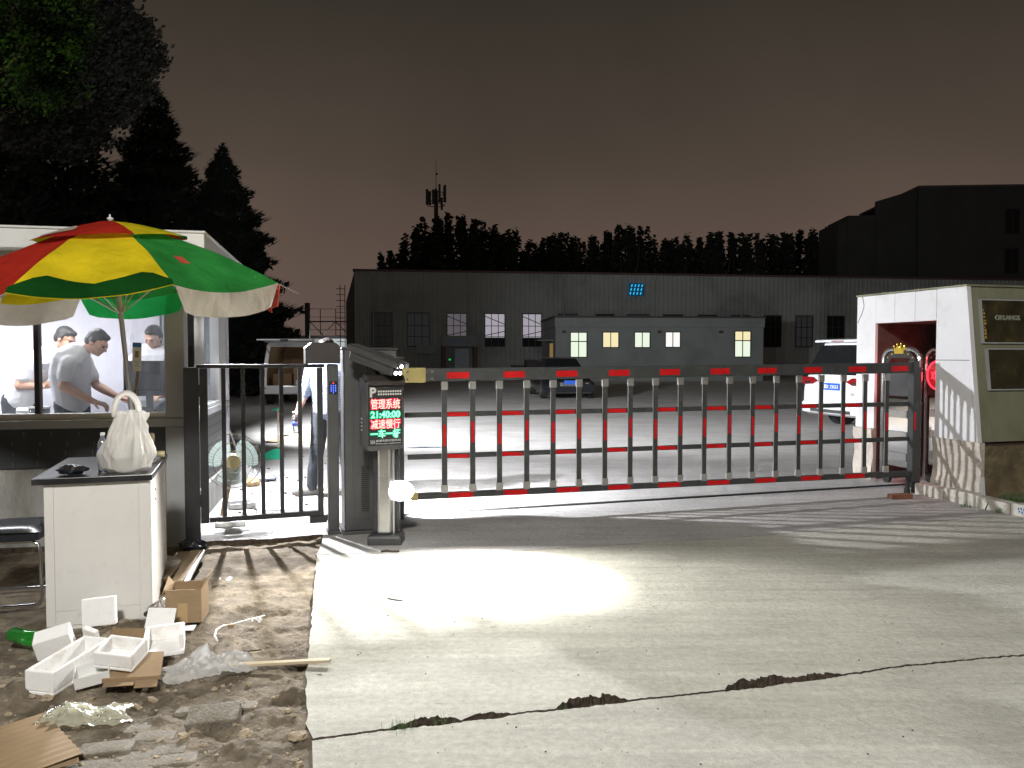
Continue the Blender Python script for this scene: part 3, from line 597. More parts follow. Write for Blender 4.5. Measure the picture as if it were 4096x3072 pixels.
# leaning front face with its edge strip
nrm = Vector((0, -1, k)).normalized()
m_ = MB(); m_.prism_yz([(k*.62+.0, .62), (k*.62+.05, .62), (LEAN+.05, H), (LEAN, H)], .045, 3.2); m_.obj('front_wall', 'stone_shaded', gh)
m_ = MB(); m_.prism_yz([(-.02, 0), (.01, 0), (LEAN+.01, H+.01), (LEAN-.02, H+.01)], -.012, .044); m_.obj('corner_strip', 'stone_white', gh, bevel=.003)
m_ = MB(); m_.box(-.02, 3.2, LEAN-.03, AL, H, H+.018); m_.obj('coping', 'stone_shaded', gh)
LM = Matrix.Translation((0, 0, 0)) @ Matrix.Rotation(-math.atan(k), 4, 'X')     # the leaning face: x, y outward, z up
def board(name, x0, x1, z0, z1):
    m_ = MB(); m_.X = LM; m_.box(x0, x1, -.028, -.004, z0, z1); o = m_.obj(name, 'sign_black', gh, bevel=.003)
    f = MB(); f.X = LM; f.box(x0-.02, x0-.002, -.034, -.003, z0-.012, z1+.012); f.box(x0, x1, -.034, -.003, z1+.001, z1+.014); f.box(x0, x1, -.034, -.003, z0-.014, z0-.001); f.obj('board_edge', 'booth_grey', o)
    return o
sb = board('name_board', .16, 1.5, 1.68, 2.13)
text('sign_letters', 'OKLANGS', .14, 'sign_letters', sb, LM @ Matrix.Translation((.485, -.033, 1.945)) @ FRONT, width=.33, depth=.01, bold=.003)
m_ = MB(); m_.X = LM; rr = random.Random(5)
for i in range(9):
    z = 1.72+i*.037; m_.box(.172, .172+rr.uniform(.008, .03), -.031, -.0285, z, z+rr.uniform(.012, .03))
m_.obj('gold_flakes', 'gold', sb)
board('dark_board', .20, 1.5, 1.18, 1.60)
m_ = MB(); m_.cyl((.3, 1.3, H), (.3, 1.3, H+.06), .015); m_.cyl((.35, 1.3, H+.02), (.5, 1.3, H+.03), .02); m_.obj('pipe_stub', 'frame_dark', gh)
# kerb stones in front of it
kp = [gw(-.24, .66), gw(-.16, -.95), gw(-.02, -2.2)]
pos = 0
labs = ['painted kerb stone nearest the alcove of the gatehouse', 'second painted kerb stone from the alcove', 'painted kerb stone under the white corner of the gatehouse', 'painted kerb stone with blue marks by the gatehouse corner', 'kerb stone in front of the black boards, beside the weeds', 'outermost kerb stone at the right edge of the picture']
KL = []
for i in range(6):
    a0, a1 = .62-.40*i, .62-.40*(i+1)+.012
    m_ = MB(); m_.X = at_m((0, 0, 0)); m_.box(-.29+.015*i, -.15+.015*i, a1, a0, -.08, .115+.01*math.sin(i*2))
    for q, v in enumerate(m_.v): m_.v[q] = (v[0]+random.uniform(-.008, .008), v[1]+random.uniform(-.002, .002), v[2]+(random.uniform(-.008, .008) if v[2] > 0 else 0))
    o = m_.obj('kerb_stone', 'kerb', bevel=.012, loc=GO, rot=(0, 0, GA)); tag(o, labs[i], 'kerb stone', 'white painted kerb stones'); KL.append(o)
m_ = MB()
for i, (y, z) in enumerate([(0, .07), (.03, .07), (.06, .075), (.09, .07), (.01, .04), (.05, .04), (.08, .045)]): m_.box(-.2495, -.246, -.77+y, -.755+y, z-.01, z+.012)
m_.obj('blue_mark', 'blue_print', KL[3])
# soil verge behind the kerb
m_ = MB(); rows = []
for j in range(12): rows.append([tuple(gw(-.14+3.2*i/30, .0-2.9*j/11, .06+.03*nz(i*.3, j*.3, 1.7)+.02*nz(i, j, .9))) for i in range(31)])
m_.sheet(rows); struct(m_.obj('verge', 'soil', smooth=True))

# ------------------------------------------------------------------ retractable gate parked in the alcove
def arch_unit(bx, label):
    t = thing('retractable_gate', label, 'gate', gw(bx, 1.16), GA, 'chrome units of the sliding gate')
    def arch(w, h, r):
        pts = [(0, -w, 0.05), (0, -w, h-r)]
        pts += [(0, -w+r-r*math.cos(a), h-r+r*math.sin(a)) for a in [math.pi/2*i/6 for i in range(1, 7)]]
        return pts+[(0, -y, z) for _, y, z in pts[::-1]]
    m_ = MB(); m_.tube(arch(.29, 1.60, .13), .028, 8); m_.obj('arch_frame', 'steel', t, smooth=True)
    m_ = MB(); m_.prism_yz([(-.24, 1.42), (-.24, 1.50), (-.15, 1.575), (.15, 1.575), (.24, 1.50), (.24, 1.42), (.2, 1.42), (.14, 1.5), (-.14, 1.5), (-.2, 1.42)], -.02, .02); hd = m_.obj('arch_plate', 'frame_dark', t)
    m_ = MB()
    for y, z in ((-.2, 1.505), (-.13, 1.545), (.13, 1.545), (.2, 1.505)): m_.cyl((-.024, y, z), (-.0205, y, z), .010, n=8)
    m_.obj('studs', 'gold', hd)
    m_ = MB(); cr = [(-.07, 0), (.07, 0), (.085, .085), (.045, .055), (.03, .105), (0, .065), (-.03, .105), (-.045, .055), (-.085, .085)]
    m_.prism_yz([(y, 1.55+z) for y, z in cr], -.040, -.0255)
    for y, z in ((.085, .09), (.03, .112), (-.03, .112), (-.085, .09), (0, .075)): m_.ball((-.033, y, 1.55+z), .012, 8)
    m_.obj('crown', 'gold', t)
    m_ = MB(); m_.box(-.05, .05, -.2, .2, .22, 1.04); m_.obj('chrome_body', 'chrome', t, bevel=.02)
    m_ = MB()
    for z in (.30, .55, .80): m_.box(-.062, -.052, -.17, .17, z, z+.09)
    m_.obj('louvre_panel', 'steel', t)
    m_ = MB(); m_.box(-.045, .045, -.22, .22, 1.05, 1.40); m_.obj('control_head', 'dark_grey', t, bevel=.01)
    for s in (-1, 1):
        m_ = MB(); m_.cyl((-.02, s*.2, .06), (.02, s*.2, .06), .06, n=14); m_.obj('wheel', 'rubber', t)
    return t
arch_unit(-.02, 'chrome gate unit with a gold crown standing in the mouth of the alcove')
t2 = arch_unit(.48, 'rear chrome gate unit with a gold crown, half hidden by the alcove edge')
t2.location = gw(.46, 1.0)
t = thing('welcome_sign', 'round red neon welcome sign glowing on the gate unit inside the alcove', 'sign', gw(.30, .93, 1.30), GA)
m_ = MB(); m_.cyl((0, 0, 0), (.03, 0, 0), .19, n=28); m_.obj('disc', 'alcove', t)
ring = [(-.008, .165*math.cos(a), .165*math.sin(a)) for a in [2*math.pi*i/32 for i in range(33)]]
m_ = MB(); m_.tube(ring, .011, 6); m_.obj('neon_ring', 'red_neon', t)
SIDE = Matrix.Rotation(-math.pi/2, 4, 'Z') @ FRONT
text('neon_text', '欢迎', .13, 'red_neon', t, Matrix.Translation((-.008, 0, 0)) @ SIDE, width=.22, depth=.006, bold=.002)
m_ = MB(); m_.box(.031, .05, -.05, .05, -.5, .1); m_.obj('sign_post', 'frame_dark', t)
l = bpy.data.lights.new('welcome_light', 'POINT'); l.energy = 9; l.color = (1, .03, .04); l.shadow_soft_size = .1
o = bpy.data.objects.new('welcome_light', l); COL.objects.link(o); o.location = gw(.20, .98, 1.3)
# ------------------------------------------------------------------ pedestrian swing gate
pg0 = Vector((-2.61, 6.50, 0)); PA = math.atan2(.38, 1.058)
g_ = thing('swing_gate', 'black steel pedestrian swing gate with vertical bars between two posts', 'gate', pg0, PA)
m_ = MB(); m_.box(-.058, .058, -.05, .05, -.05, 1.44); lp = m_.obj('post', 'black_metal', g_, bevel=.006)
m_ = MB(); m_.box(1.085, 1.175, -.05, .05, -.05, 1.462); rp = m_.obj('post', 'dark_grey', g_, bevel=.006)
m_ = MB(); m_.box(1.075, 1.185, -.08, .08, -.02, .03); m_.obj('base_plate', 'dark_grey', rp, bevel=.004)
m_ = MB(); m_.box(.064, .126, -.03, .03, .16, 1.43); m_.obj('stile', 'black_metal', g_, bevel=.004)
m_ = MB(); m_.box(1.0, 1.046, -.03, .03, .16, 1.43); m_.obj('stile', 'black_metal', g_, bevel=.004)
m_ = MB(); m_.box(.04, 1.062, -.032, .032, 1.432, 1.462); m_.obj('top_rail', 'black_metal', g_, bevel=.004)
m_ = MB(); m_.box(.128, .998, -.028, .028, .162, .206); m_.obj('bottom_rail', 'black_metal', g_, bevel=.004)
for i in range(5):
    x = .2475+i*.1525
    m_ = MB(); m_.box(x-.017, x+.017, -.017, .017, .207, 1.431); m_.obj('bar', 'black_metal', g_, bevel=.003)
for z in (.35, 1.25):
    m_ = MB(); m_.cyl((.061, -.02, z-.05), (.061, -.02, z+.05), .012); m_.obj('hinge', 'black_metal', g_)
m_ = MB(); m_.box(1.047, 1.08, -.02, .02, .115, .16); m_.box(.93, 1.07, -.03, .03, .10, .158); m_.obj('floor_latch', 'black_metal', g_)
# lock box on top of the right post, with its keypad
m_ = MB(); m_.prism_xz([(.90, 1.466), (1.185, 1.466), (1.185, 1.615), (1.15, 1.645), (.95, 1.645), (.90, 1.60)], -.09, .09); m_.obj('lock_box', 'brown_black', g_, bevel=.006)
m_ = MB(); m_.box(1.094, 1.166, -.062, -.051, 1.205, 1.315); kp_ = m_.obj('keypad', 'rubber', g_, bevel=.004)
m_ = MB()
for r_ in range(4):
    for c_ in range(3): m_.box(1.108+c_*.0185, 1.115+c_*.0185, -.0645, -.0625, 1.275-r_*.0155, 1.2835-r_*.0155)
m_.box(1.1265, 1.1335, -.0645, -.0625, 1.2125, 1.221); m_.obj('blue_keys', 'key_blue', kp_)
m_ = MB(); m_.cyl((1.130, -.0645, 1.300), (1.130, -.0625, 1.300), .0065, n=10); m_.obj('red_key', 'key_red', kp_)
m_ = MB(); m_.cyl((1.13, -.056, 1.41), (1.13, -.0505, 1.41), .004, n=8); m_.cyl((1.13, -.056, 1.38), (1.13, -.0505, 1.38), .004, n=8); m_.obj('screw', 'steel', rp)
# black plastic wrapped round the foot of the left post
def crumple(b, c, r, n=40, fold=.2, f=4, seed=0, keep=None, rot=None):
    k0 = len(b.v); b.ball((0, 0, 0), 1, n); c = Vector(c)
    for i in range(k0, len(b.v)):
        v = Vector(b.v[i]); s = Vector((seed*7.3, seed*1.7, 0))
        d = 1+fold*(abs(noise.noise(v*f*.5+s))*1.6-.5)+fold*.7*(abs(noise.noise(v*f+s))*2-.6)+fold*.3*noise.noise(v*f*2.7+s)
        q = Vector((v.x*r[0]*d, v.y*r[1]*d, v.z*r[2]*d))
        if keep is not None and q.z < keep: q.z = keep+.1*(q.z-keep)
        if rot is not None: q = rot @ q
        b.v[i] = tuple(c+q)
    return b
m_ = MB(); crumple(m_, (0, 0, 0), (.11, .09, .055), 34, .35, 4, 3); tag(m_.obj('plastic_scrap', 'vinyl', smooth=True, loc=(pg0.x+.03, pg0.y-.08, .0)), 'black crumpled plastic round the foot of the left gate post', 'plastic')

# ------------------------------------------------------------------ barrier cabinet
c0 = Vector(((1376-2048)/3200*6.8, 6.80, 0)); CA = R(17)
cb = thing('barrier_cabinet', 'tall dark grey barrier motor cabinet with vent louvres', 'barrier cabinet', c0, CA)
m_ = MB(); m_.box(0, .45, 0, .36, .03, 1.58); m_.obj('housing', 'dark_grey', cb, bevel=.008)
m_ = MB(); m_.box(-.012, .462, -.012, .372, 1.583, 1.602); m_.obj('lid', 'brown_black', cb, bevel=.005)
m_ = MB(); m_.box(-.02, .47, -.02, .38, -.03, .028); m_.obj('foot_plate', 'dark_grey', cb, bevel=.004)
m_ = MB(); m_.box(.075, .42, -.006, -.0005, .13, 1.50); dr = m_.obj('front_door', 'dark_grey', cb, bevel=.002)
m_ = MB()
for i in range(22): m_.bar((.14, -.008, .20+i*.018), (.205, -.008, .20+i*.018), .012, .005, up=(0, .6, 1))
m_.obj('vent_louvre', 'rubber', dr)
m_ = MB(); m_.cyl((.39, -.012, .9), (.39, -.0065, .9), .012); m_.obj('lock', 'steel', dr)
m_ = MB(); m_.cyl((.455, .30, 1.36), (.52, .30, 1.36), .06, n=18); m_.obj('drive_shaft', 'steel', cb)

c1_ = c0+Vector((.08, .52, 0)); t = thing('added_cabinet', 'unseen grey cabinet added behind the barrier cabinet to shade the drive', 'equipment cabinet', c1_, CA)  # added out of sight to cast the dark band on the drive
m_ = MB(); m_.box(0, .36, 0, .48, .0, 1.50); m_.obj('housing', 'dark_grey', t, bevel=.008)
m_ = MB(); m_.box(-.01, .37, -.01, .49, 1.503, 1.52); m_.obj('lid', 'brown_black', t, bevel=.004)
m_ = MB(); m_.box(.04, .32, .481, .486, .15, 1.42); m_.obj('rear_door', 'dark_grey', t)
# ------------------------------------------------------------------ barrier arm with its hanging fence
B0 = Vector((-.895, 7.20, 0)); BD = Vector((.954, .299, 0)); BRZ = math.atan2(.299, .954)
def bx(px):
    r = (px-2048)/3200; return (7.2*r+.895)/(.954-.299*r)
bar = thing('barrier_fence', 'black and red boom barrier with hanging fence bars closed across the driveway', 'barrier', B0, BRZ)
XL, XR = bx(1700), bx(3640)
za = lambda x: 1.357+.0068*x
zb = lambda x: .258-.0065*x
m_ = MB(); m_.bar((bx(1588)+.03, 0, za(-.1)), (XR, 0, za(XR)), .045, .115); arm = m_.obj('boom_arm', 'grey_bar', bar, bevel=.006)
m_ = MB(); x0, x1 = bx(1588), bx(1700); m_.box(x0, x1, -.034, -.0235, za(0)-.066, za(0)+.066); m_.box(x0, x1, .0235, .034, za(0)-.066, za(0)+.066); pt_ = m_.obj('mounting_plate', 'zinc', bar, bevel=.003)
m_ = MB()
for fx in (.04, .085, .31):
    for fz in (-.032, .032): m_.cyl((x0+fx, -.046, za(0)+fz), (x0+fx, -.0342, za(0)+fz), .012, n=10)
m_.obj('bolts', 'steel', pt_)
marks = [(964, 1012), (1086, 1132), (1200, 1245), (1313, 1357), (1423, 1466), (1532, 1573), (1634, 1674), (1734, 1772), (1830, 1867), (1922, 1958)]
for a, b_ in marks:
    x0, x1 = bx(a*1.852), bx(b_*1.852); m_ = MB(); m_.bar((x0, -.0240, za(x0)-.006), (x1, -.0240, za(x1)-.006), .002, .058); m_.obj('reflector_strip', 'reflector', arm)
vpx = [959, 1020, 1078, 1137, 1194, 1250, 1306, 1361, 1415, 1469, 1521, 1575, 1625, 1676, 1725, 1773, 1821, 1868, 1915]
VX = [bx(p*1.852) for p in vpx]
for i, x in enumerate(VX):
    zt, zl = za(x)-.062, zb(x)+.03
    m_ = MB(); m_.box(x-.025, x+.025, -.016, .002, zl+.012, zt-.012); up_ = m_.obj('upright', 'grey_bar', bar, bevel=.003)
    m_ = MB(); m_.box(x-.0275, x-.0255, -.0155, -.009, zl+.07, zt-.078); m_.obj('lit_edge', 'alu', up_)  # bright metal strip stands in for the lamp-lit left side
    m_ = MB(); m_.box(x-.031, x+.031, -.024, -.0165, zt-.075, zt+.0); m_.box(x-.031, x-.0286, -.024, .006, zt-.075, zt); m_.box(x+.0286, x+.031, -.024, .006, zt-.075, zt); m_.cyl((x, -.029, zt-.05), (x, -.0242, zt-.05), .007, n=8); m_.obj('clip', 'alu', up_, bevel=.001)
    m_ = MB(); m_.box(x-.031, x+.031, -.024, -.0165, zl-.006, zl+.065); m_.box(x-.031, x-.0286, -.024, .006, zl-.006, zl+.065); m_.box(x+.0286, x+.031, -.024, .006, zl-.006, zl+.065); m_.cyl((x, -.029, zl+.04), (x, -.0242, zl+.04), .007, n=8); m_.obj('clip', 'alu', up_, bevel=.001)
    zc = .812+(.02 if i % 2 else -.004); m_ = MB(); m_.box(x-.012, x+.014, -.0182, -.0163, zc-.10, zc+.095); m_.obj('reflector_strip', 'reflector', up_)
for z0, z1, xs_ in ((.995, .992, 1620), (.612, .603, 1632)):
    m_ = MB(); m_.bar((bx(xs_), .036, z0), (XR+.02, .036, z1), .028, .046); rl = m_.obj('mid_rail', 'grey_bar', bar, bevel=.004)
    for i in range(0, 18, 2):
        m_ = MB(); m_.bar((VX[i]+.034, .0205, z0), (VX[i+1]-.034, .0205, z1), .0025, .036); m_.obj('reflector_strip', 'reflector', rl)
m_ = MB(); m_.bar((bx(1655), 0, zb(0)), (XR, 0, zb(XR)), .04, .058); lw_ = m_.obj('lower_boom', 'grey_bar', bar, bevel=.006)
for i in range(0, 18, 2):
    x0, x1 = VX[i]+.036, VX[i+1]+.0; m_ = MB(); m_.bar((x0, -.0215, zb(x0)), (x1, -.0215, zb(x1)), .002, .044); m_.obj('reflector_strip', 'reflector', lw_)
m_ = MB(); x0 = bx(1648); m_.box(x0-.01, x0+.045, -.026, .026, zb(0)-.035, zb(0)+.035); m_.cyl((x0-.06, 0, zb(0)), (x0-.01, 0, zb(0)), .007, .022, 12); m_.ball((x0-.065, 0, zb(0)), .012, 10); m_.obj('end_tip', 'zinc', bar, bevel=.002)
# support post that catches the arm
sp_ = thing('support_post', 'dark steel support post catching the free end of the boom', 'post', B0+BD*(XR+.02), BRZ)
m_ = MB(); m_.box(.005, .085, -.03, .05, .12, 1.47); m_.obj('post', 'grey_bar', sp_, bevel=.005)
m_ = MB(); m_.box(.092, .12, -.02, .04, .10, 1.40); m_.obj('side_rail', 'grey_bar', sp_, bevel=.003)
m_ = MB(); m_.box(.02, .045, -.0325, -.0305, .70, .90); m_.obj('reflector_strip', 'reflector', sp_)
m_ = MB()
for z in (.25, .61, .99, 1.36): m_.bar((.086, .01, z), (.16, .01, z), .03, .03)
m_.obj('link', 'black_metal', sp_)
for x in (-.03, .07):
    m_ = MB(); m_.lathe([(.03, 0), (.034, .01), (.03, .05), (.022, .06), (.022, .2)], 12, (x, 0, 0)); m_.obj('rubber_foot', 'rubber', sp_, smooth='auto')
p = G(3600, 1994); m_ = MB(); m_.box(-.12, .12, -.05, .05, 0, .05)
tag(m_.obj('brick', 'brick', bevel=.006, loc=(p.x, p.y, 0), rot=(0, 0, R(12))), 'broken red brick on the ground under the support post', 'brick')

# ------------------------------------------------------------------ plate reader: pole, display, camera, fill light
L0 = Vector((-1.035, 6.52, 0))
lr = thing('plate_reader', 'licence plate reader on a silver pole with a lit red and green text display', 'plate reader', L0, 0)
m_ = MB(); m_.box(-.14, .14, -.10, .12, -.02, .075); m_.obj('base', 'dark_grey', lr, bevel=.02)
m_ = MB(); m_.box(-.064, .052, -.05, .05, .0755, .80); m_.obj('column', 'steel', lr, bevel=.022, seg=3)
m_ = MB(); m_.box(-.105, -.068, .0, .10, .0755, .80); m_.box(.075, .105, .03, .10, .0755, .80); m_.obj('column_cover', 'black_metal', lr, bevel=.004)
m_ = MB(); m_.box(.055, .073, -.01, .05, .0755, .78); m_.obj('column_trim', 'alu', lr, bevel=.003)
DA = R(30); DX = at_m((-1.153-L0.x, 6.33-L0.y, 0), (0, 0, DA))
DW = .31
def rrect(x0, x1, z0, z1, r, k=5):
    out = []
    for cx, cz, a0 in ((x1-r, z0+r, -90), (x1-r, z1-r, 0), (x0+r, z1-r, 90), (x0+r, z0+r, 180)):
        out += [(cx+r*math.cos(R(a0+90*i/k)), cz+r*math.sin(R(a0+90*i/k))) for i in range(k+1)]
    return out
m_ = MB(); m_.X = DX; m_.prism_xz(rrect(0, DW, .775, 1.335, .03), 0, .055); hs = m_.obj('display_case', 'dark_grey', lr, bevel=.004)
m_ = MB(); m_.X = DX; m_.prism_xz(rrect(.005, DW-.02, .80, 1.36, .02), .056, .185); m_.obj('back_case', 'dark_grey', hs, bevel=.004)
m_ = MB(); m_.X = DX; m_.prism_yz([(-.045, 1.30), (-.045, 1.335), (-.01, 1.375), (.08, 1.385), (.08, 1.337), (-.02, 1.337)], -.004, DW+.004); m_.obj('hood', 'brown_black', lr, bevel=.004)
m_ = MB(); m_.X = DX; m_.box(.012, DW-.012, -.006, -.0005, .815, 1.298); sc = m_.obj('screen', 'sign_black' if False else 'rubber', lr, bevel=.002)
m_ = MB(); m_.X = DX
for i in range(4): m_.box(-.004, .0005, .10, .13, 1.02-i*.03, 1.033-i*.03)
m_.obj('side_vent', 'alu', hs)
def dtext(name, body, x, z, mat, width, height=None, bold=.0, depth=.003, y=-.0105):
    return text(name, body, .08, mat, sc, DX @ Matrix.Translation((x, y, z)) @ FRONT, width=width, height=height, bold=bold, depth=depth)
cx_ = DW/2
for body, z, w_, h_, hue in (('管理系统', 1.149, .245, .080, 'red'), ('21:40:00', 1.064, .245, .052, 'green'), ('减速慢行', .988, .245, .074, 'red'), ('一车一杆', .910, .245, .068, 'green')):
    dtext('led_halo', body, cx_, z, hue+'_glow', w_+.016, h_+.012, .0075, y=-.0085)  # lens bloom round the letters, built as bolder glowing text
    dtext('led_text', body, cx_, z, hue+'_text', w_, h_, .0004 if hue == 'red' else .001, y=-.0115)
dtext('printed_letter', 'P', .052, 1.243, 'panel_print', .052, .078, .003, y=-.0078)
m_ = MB(); m_.X = DX
for r_ in range(2):
    for c_ in range(10): m_.cyl((.100+c_*.0205, -.009, 1.226+r_*.023), (.100+c_*.0205, -.0066, 1.226+r_*.023), .0085, n=8)
m_.obj('printed_dots', 'panel_print', sc)
m_ = MB(); m_.X = DX
for i in range(3):
    x = .026+i*.013; m_.prism_xz([(x, .832), (x+.006, .832), (x+.014, .846), (x+.006, .860), (x, .860), (x+.008, .846)], -.009, -.0066)
m_.obj('printed_arrows', 'panel_print', sc)
dtext('printed_text', '高清车牌识别系统', .18, .854, 'panel_print', .215, .019, .001, y=-.008)
dtext('printed_text', 'HD license plate recognition system', .18, .830, 'panel_print', .215, .0115, .001, y=-.008)
# the camera: a slanted box with a visor and three lit lenses
ca, cbk = Vector((-.875, 6.30, 1.435))-L0, Vector((-1.29, 6.55, 1.575))-L0
ax = (ca-cbk).normalized(); sd_ = ax.cross(Vector((0, 0, 1))).normalized(); u_ = sd_.cross(ax)
CX = Matrix((( *(sd_), 0), (*ax, 0), (*u_, 0), (0, 0, 0, 1))).transposed(); CX.translation = cbk
ln = (ca-cbk).length
m_ = MB(); m_.X = CX; m_.box(-.055, .055, 0, ln-.03, -.075, .035); ch = m_.obj('camera_housing', 'dark_grey', lr, bevel=.012)
m_ = MB(); m_.X = CX; m_.prism_xz([(-.072, .0), (-.072, .045), (-.05, .055), (.05, .055), (.072, .045), (.072, 0), (.066, 0), (.066, .038), (-.066, .038), (-.066, 0)], -.02, ln+.02); m_.obj('visor', 'dark_grey', ch, bevel=.002)
m_ = MB(); m_.X = CX; m_.box(-.05, .05, ln-.029, ln-.022, -.07, .03); m_.obj('front_glass', 'dark_glass', ch)
m_ = MB(); m_.X = CX
for x, z in ((.028, -.045), (-.026, -.045), (-.026, .008)): m_.cyl((x, ln-.0215, z), (x, ln-.013, z), .014, n=12)
m_.obj('led_lens', 'led_white', ch)
m_ = MB(); m_.X = CX; m_.ball((-.075, ln-.01, .03), .012, 8); m_.obj('tip_lens', 'plastic_white', ch)
m_ = MB(); e0 = CX @ Vector((0, ln*.35, -.076)); m_.tube([e0, e0+Vector((-.04, .02, -.08)), e0+Vector((-.075, .03, -.15)), e0+Vector((-.06, .02, -.22)), e0+Vector((-.03, .04, -.27))], .006, 6); m_.obj('cable', 'rubber', lr, smooth=True)
m_ = MB(); e1 = CX @ Vector((0, ln*.5, -.076)); m_.tube([e1, e1+Vector((.02, .05, -.06)), DX @ Vector((.15, .10, 1.36))], .02, 10); m_.obj('camera_bracket', 'black_metal', lr)
# low fill light on the pole
m_ = MB(); m_.cyl((.09, .06, .43), (.13, .04, .43), .07, n=18); fl = m_.obj('fill_light', 'dark_grey', lr)
m_ = MB(); m_.ball((.120, -.01, .43), (.115, .065, .085), 18); m_.obj('lens_glare', 'flare', fl, smooth=True)  # glowing ball swollen to the size of the lamp's glare
fp = Vector((-.97, 7.30, .30)); t = thing('added_rear_lamp', 'small fill lamp added behind the barrier cabinet to light the yard', 'lamp', fp, R(-10))  # housing made up for the added light behind the barrier
m_ = MB(); m_.cyl((0, -.05, 0), (0, .02, 0), .045, n=14); m_.obj('housing', 'dark_grey', t)
m_ = MB(); m_.cyl((0, .021, 0), (0, .026, 0), .038, n=14); m_.obj('lens', 'led_white', t)
m_ = MB(); m_.cyl((-.10, -.02, 0), (-.03, -.02, 0), .012); m_.obj('bracket', 'black_metal', t)
# ------------------------------------------------------------------ parasol
UA = Vector((-2.74, 5.50, 2.44)); ua = Vector((-.052, -.083, 1)).normalized()
uu = Vector((0, 1, 0)).cross(ua).normalized(); uv = ua.cross(uu)
UB = UA-ua*2.46
um = thing('parasol', 'large red, yellow and green market parasol leaning in front of the booth', 'parasol', UB, 0)
def up(r, ang, drop): return UA-ua*drop+(uu*math.sin(ang)-uv*math.cos(ang))*r-UB
m_ = MB(); m_.cyl(UA-ua*1.55-UB, UA+ua*.02-UB, .0165, n=12); m_.obj('upper_pole', 'alu', um, smooth='auto')
m_ = MB(); m_.cyl((0, 0, 0), UA-ua*1.50-UB, .022, n=12); m_.obj('lower_pole', 'alu', um, smooth='auto')
m_ = MB(); m_.cyl(UA-ua*1.53-UB, UA-ua*1.47-UB, .03, n=12); m_.cyl(UA-ua*1.50-UB, UA-ua*1.50-UB+uu*.06, .006); m_.obj('clamp', 'brown_black', um)
m_ = MB(); m_.lathe([(.24, 0), (.24, .05), (.2, .08), (.05, .10), (.04, .2)], 20, (0, 0, -.02)); m_.obj('base', 'stone_rough', um, smooth='auto')
a0 = R(-4); RM, DR = 1.13, .46
cols = ['cloth_red', 'cloth_yellow', 'cloth_green', 'cloth_red', 'cloth_yellow', 'cloth_green', 'cloth_yellow', 'cloth_green']
vals = ['cloth_cream', 'cloth_dark_green', 'cloth_cream', 'cloth_patch', 'cloth_yellow', 'cloth_lime', 'cloth_cream', 'cloth_lime']
def prof(t): return RM*t, DR*(.18*t+.82*t**1.55)            # rounded shoulder
def surf(k, f, t):
    ang = a0+(k-1)*R(45)+f*R(45); r, d = prof(t)
    sag = 4*f*(1-f)*t
    far = .90 if math.cos(ang) < -.6 else (.95 if math.cos(ang) < 0 else 1)
    r *= math.cos(R(22.5))/math.cos(R(45)*(f-.5))*far
    q = up(r, ang, d+sag*.055*t); q.z += .008*noise.noise(q*6)
    return q
for k in range(8):
    m_ = MB(); t0 = .0; rows = [[tuple(surf(k, i/14, t0+(1-t0)*j/16)) for i in range(15)] for j in range(17)]
    m_.sheet(rows); pn = m_.obj('canopy_panel', cols[k], um, smooth=True)
    # hanging valence
    VH = .155
    rows = []
    for j in range(7):
        row = []
        for i in range(15):
            f = i/14; e_ = min(f, 1-f); hh = VH*(1-.85*max(0, 1-e_/.10)**2.2); q = surf(k, f, 1)
            ang = a0+(k-1)*R(45)+f*R(45); outw = (uu*math.sin(ang)-uv*math.cos(ang))
            wv = .018*math.sin(f*9+k)*(j/6)
            if k == 1:                                         # wind-blown: flipped up onto its panel
                hh = VH*1.25*(1-.75*max(0, 1-e_/.16)**2)*(.62+.50*abs(2*f-1.08)**1.3)*(1.12 if f > .5 else 1); q = surf(k, f, 1-hh*j/6/RM*.98)+ua*(.006+.012*math.sin(math.pi*j/6)); row.append(tuple(q)); continue
            q = q+Vector((0, 0, -hh*j/6))+outw*(wv+.012*j/6); row.append(tuple(q))
        rows.append(row)
    m_ = MB(); m_.sheet(rows); m_.obj('valence', vals[k], pn, smooth=True)
    m_ = MB(); m_.tube([tuple(surf(k, 0, t/10)-ua*.008) for t in range(1, 11)]+[tuple(surf(k, 0, 1)+(surf(k, 0, 1)-surf(k, 0, .9))*(.35 if k != 3 else 1.2))], .0045, 6); m_.obj('rib', 'alu', um)
    m_ = MB(); m_.tube([tuple(surf(k, 0, .55)-ua*.01), tuple(UA-ua*.62-UB)], .0045, 6); m_.obj('strut', 'alu', um)
m_ = MB()                                                       # upper tier of the canopy
def tier(ang, t):
    r = .50*t*(1-.05*abs(math.sin((ang-a0)*4))); k_ = r/RM
    q = up(r, ang, DR*(.18*k_+.82*k_**1.55)-.016-.012*t); q.z += .006*noise.noise(q*9); return q
rows = [[tuple(tier(a0+R(360)*i/48, j/7)) for i in range(49)] for j in range(8)]
m_.sheet(rows)
vc = m_.obj('vent_tier', ['cloth_red', 'cloth_yellow', 'cloth_green'], um, smooth=True)
for p_ in vc.data.polygons: p_.material_index = (0, 1, 2, 0, 1, 2, 1, 0)[(p_.index % 48)//6]
m_ = MB(); m_.ball(UA+ua*.03-UB, (.022, .022, .012), 10); m_.cyl(UA+ua*.03-UB, UA+ua*.06-UB, .006); m_.obj('finial', 'plastic_white', um)
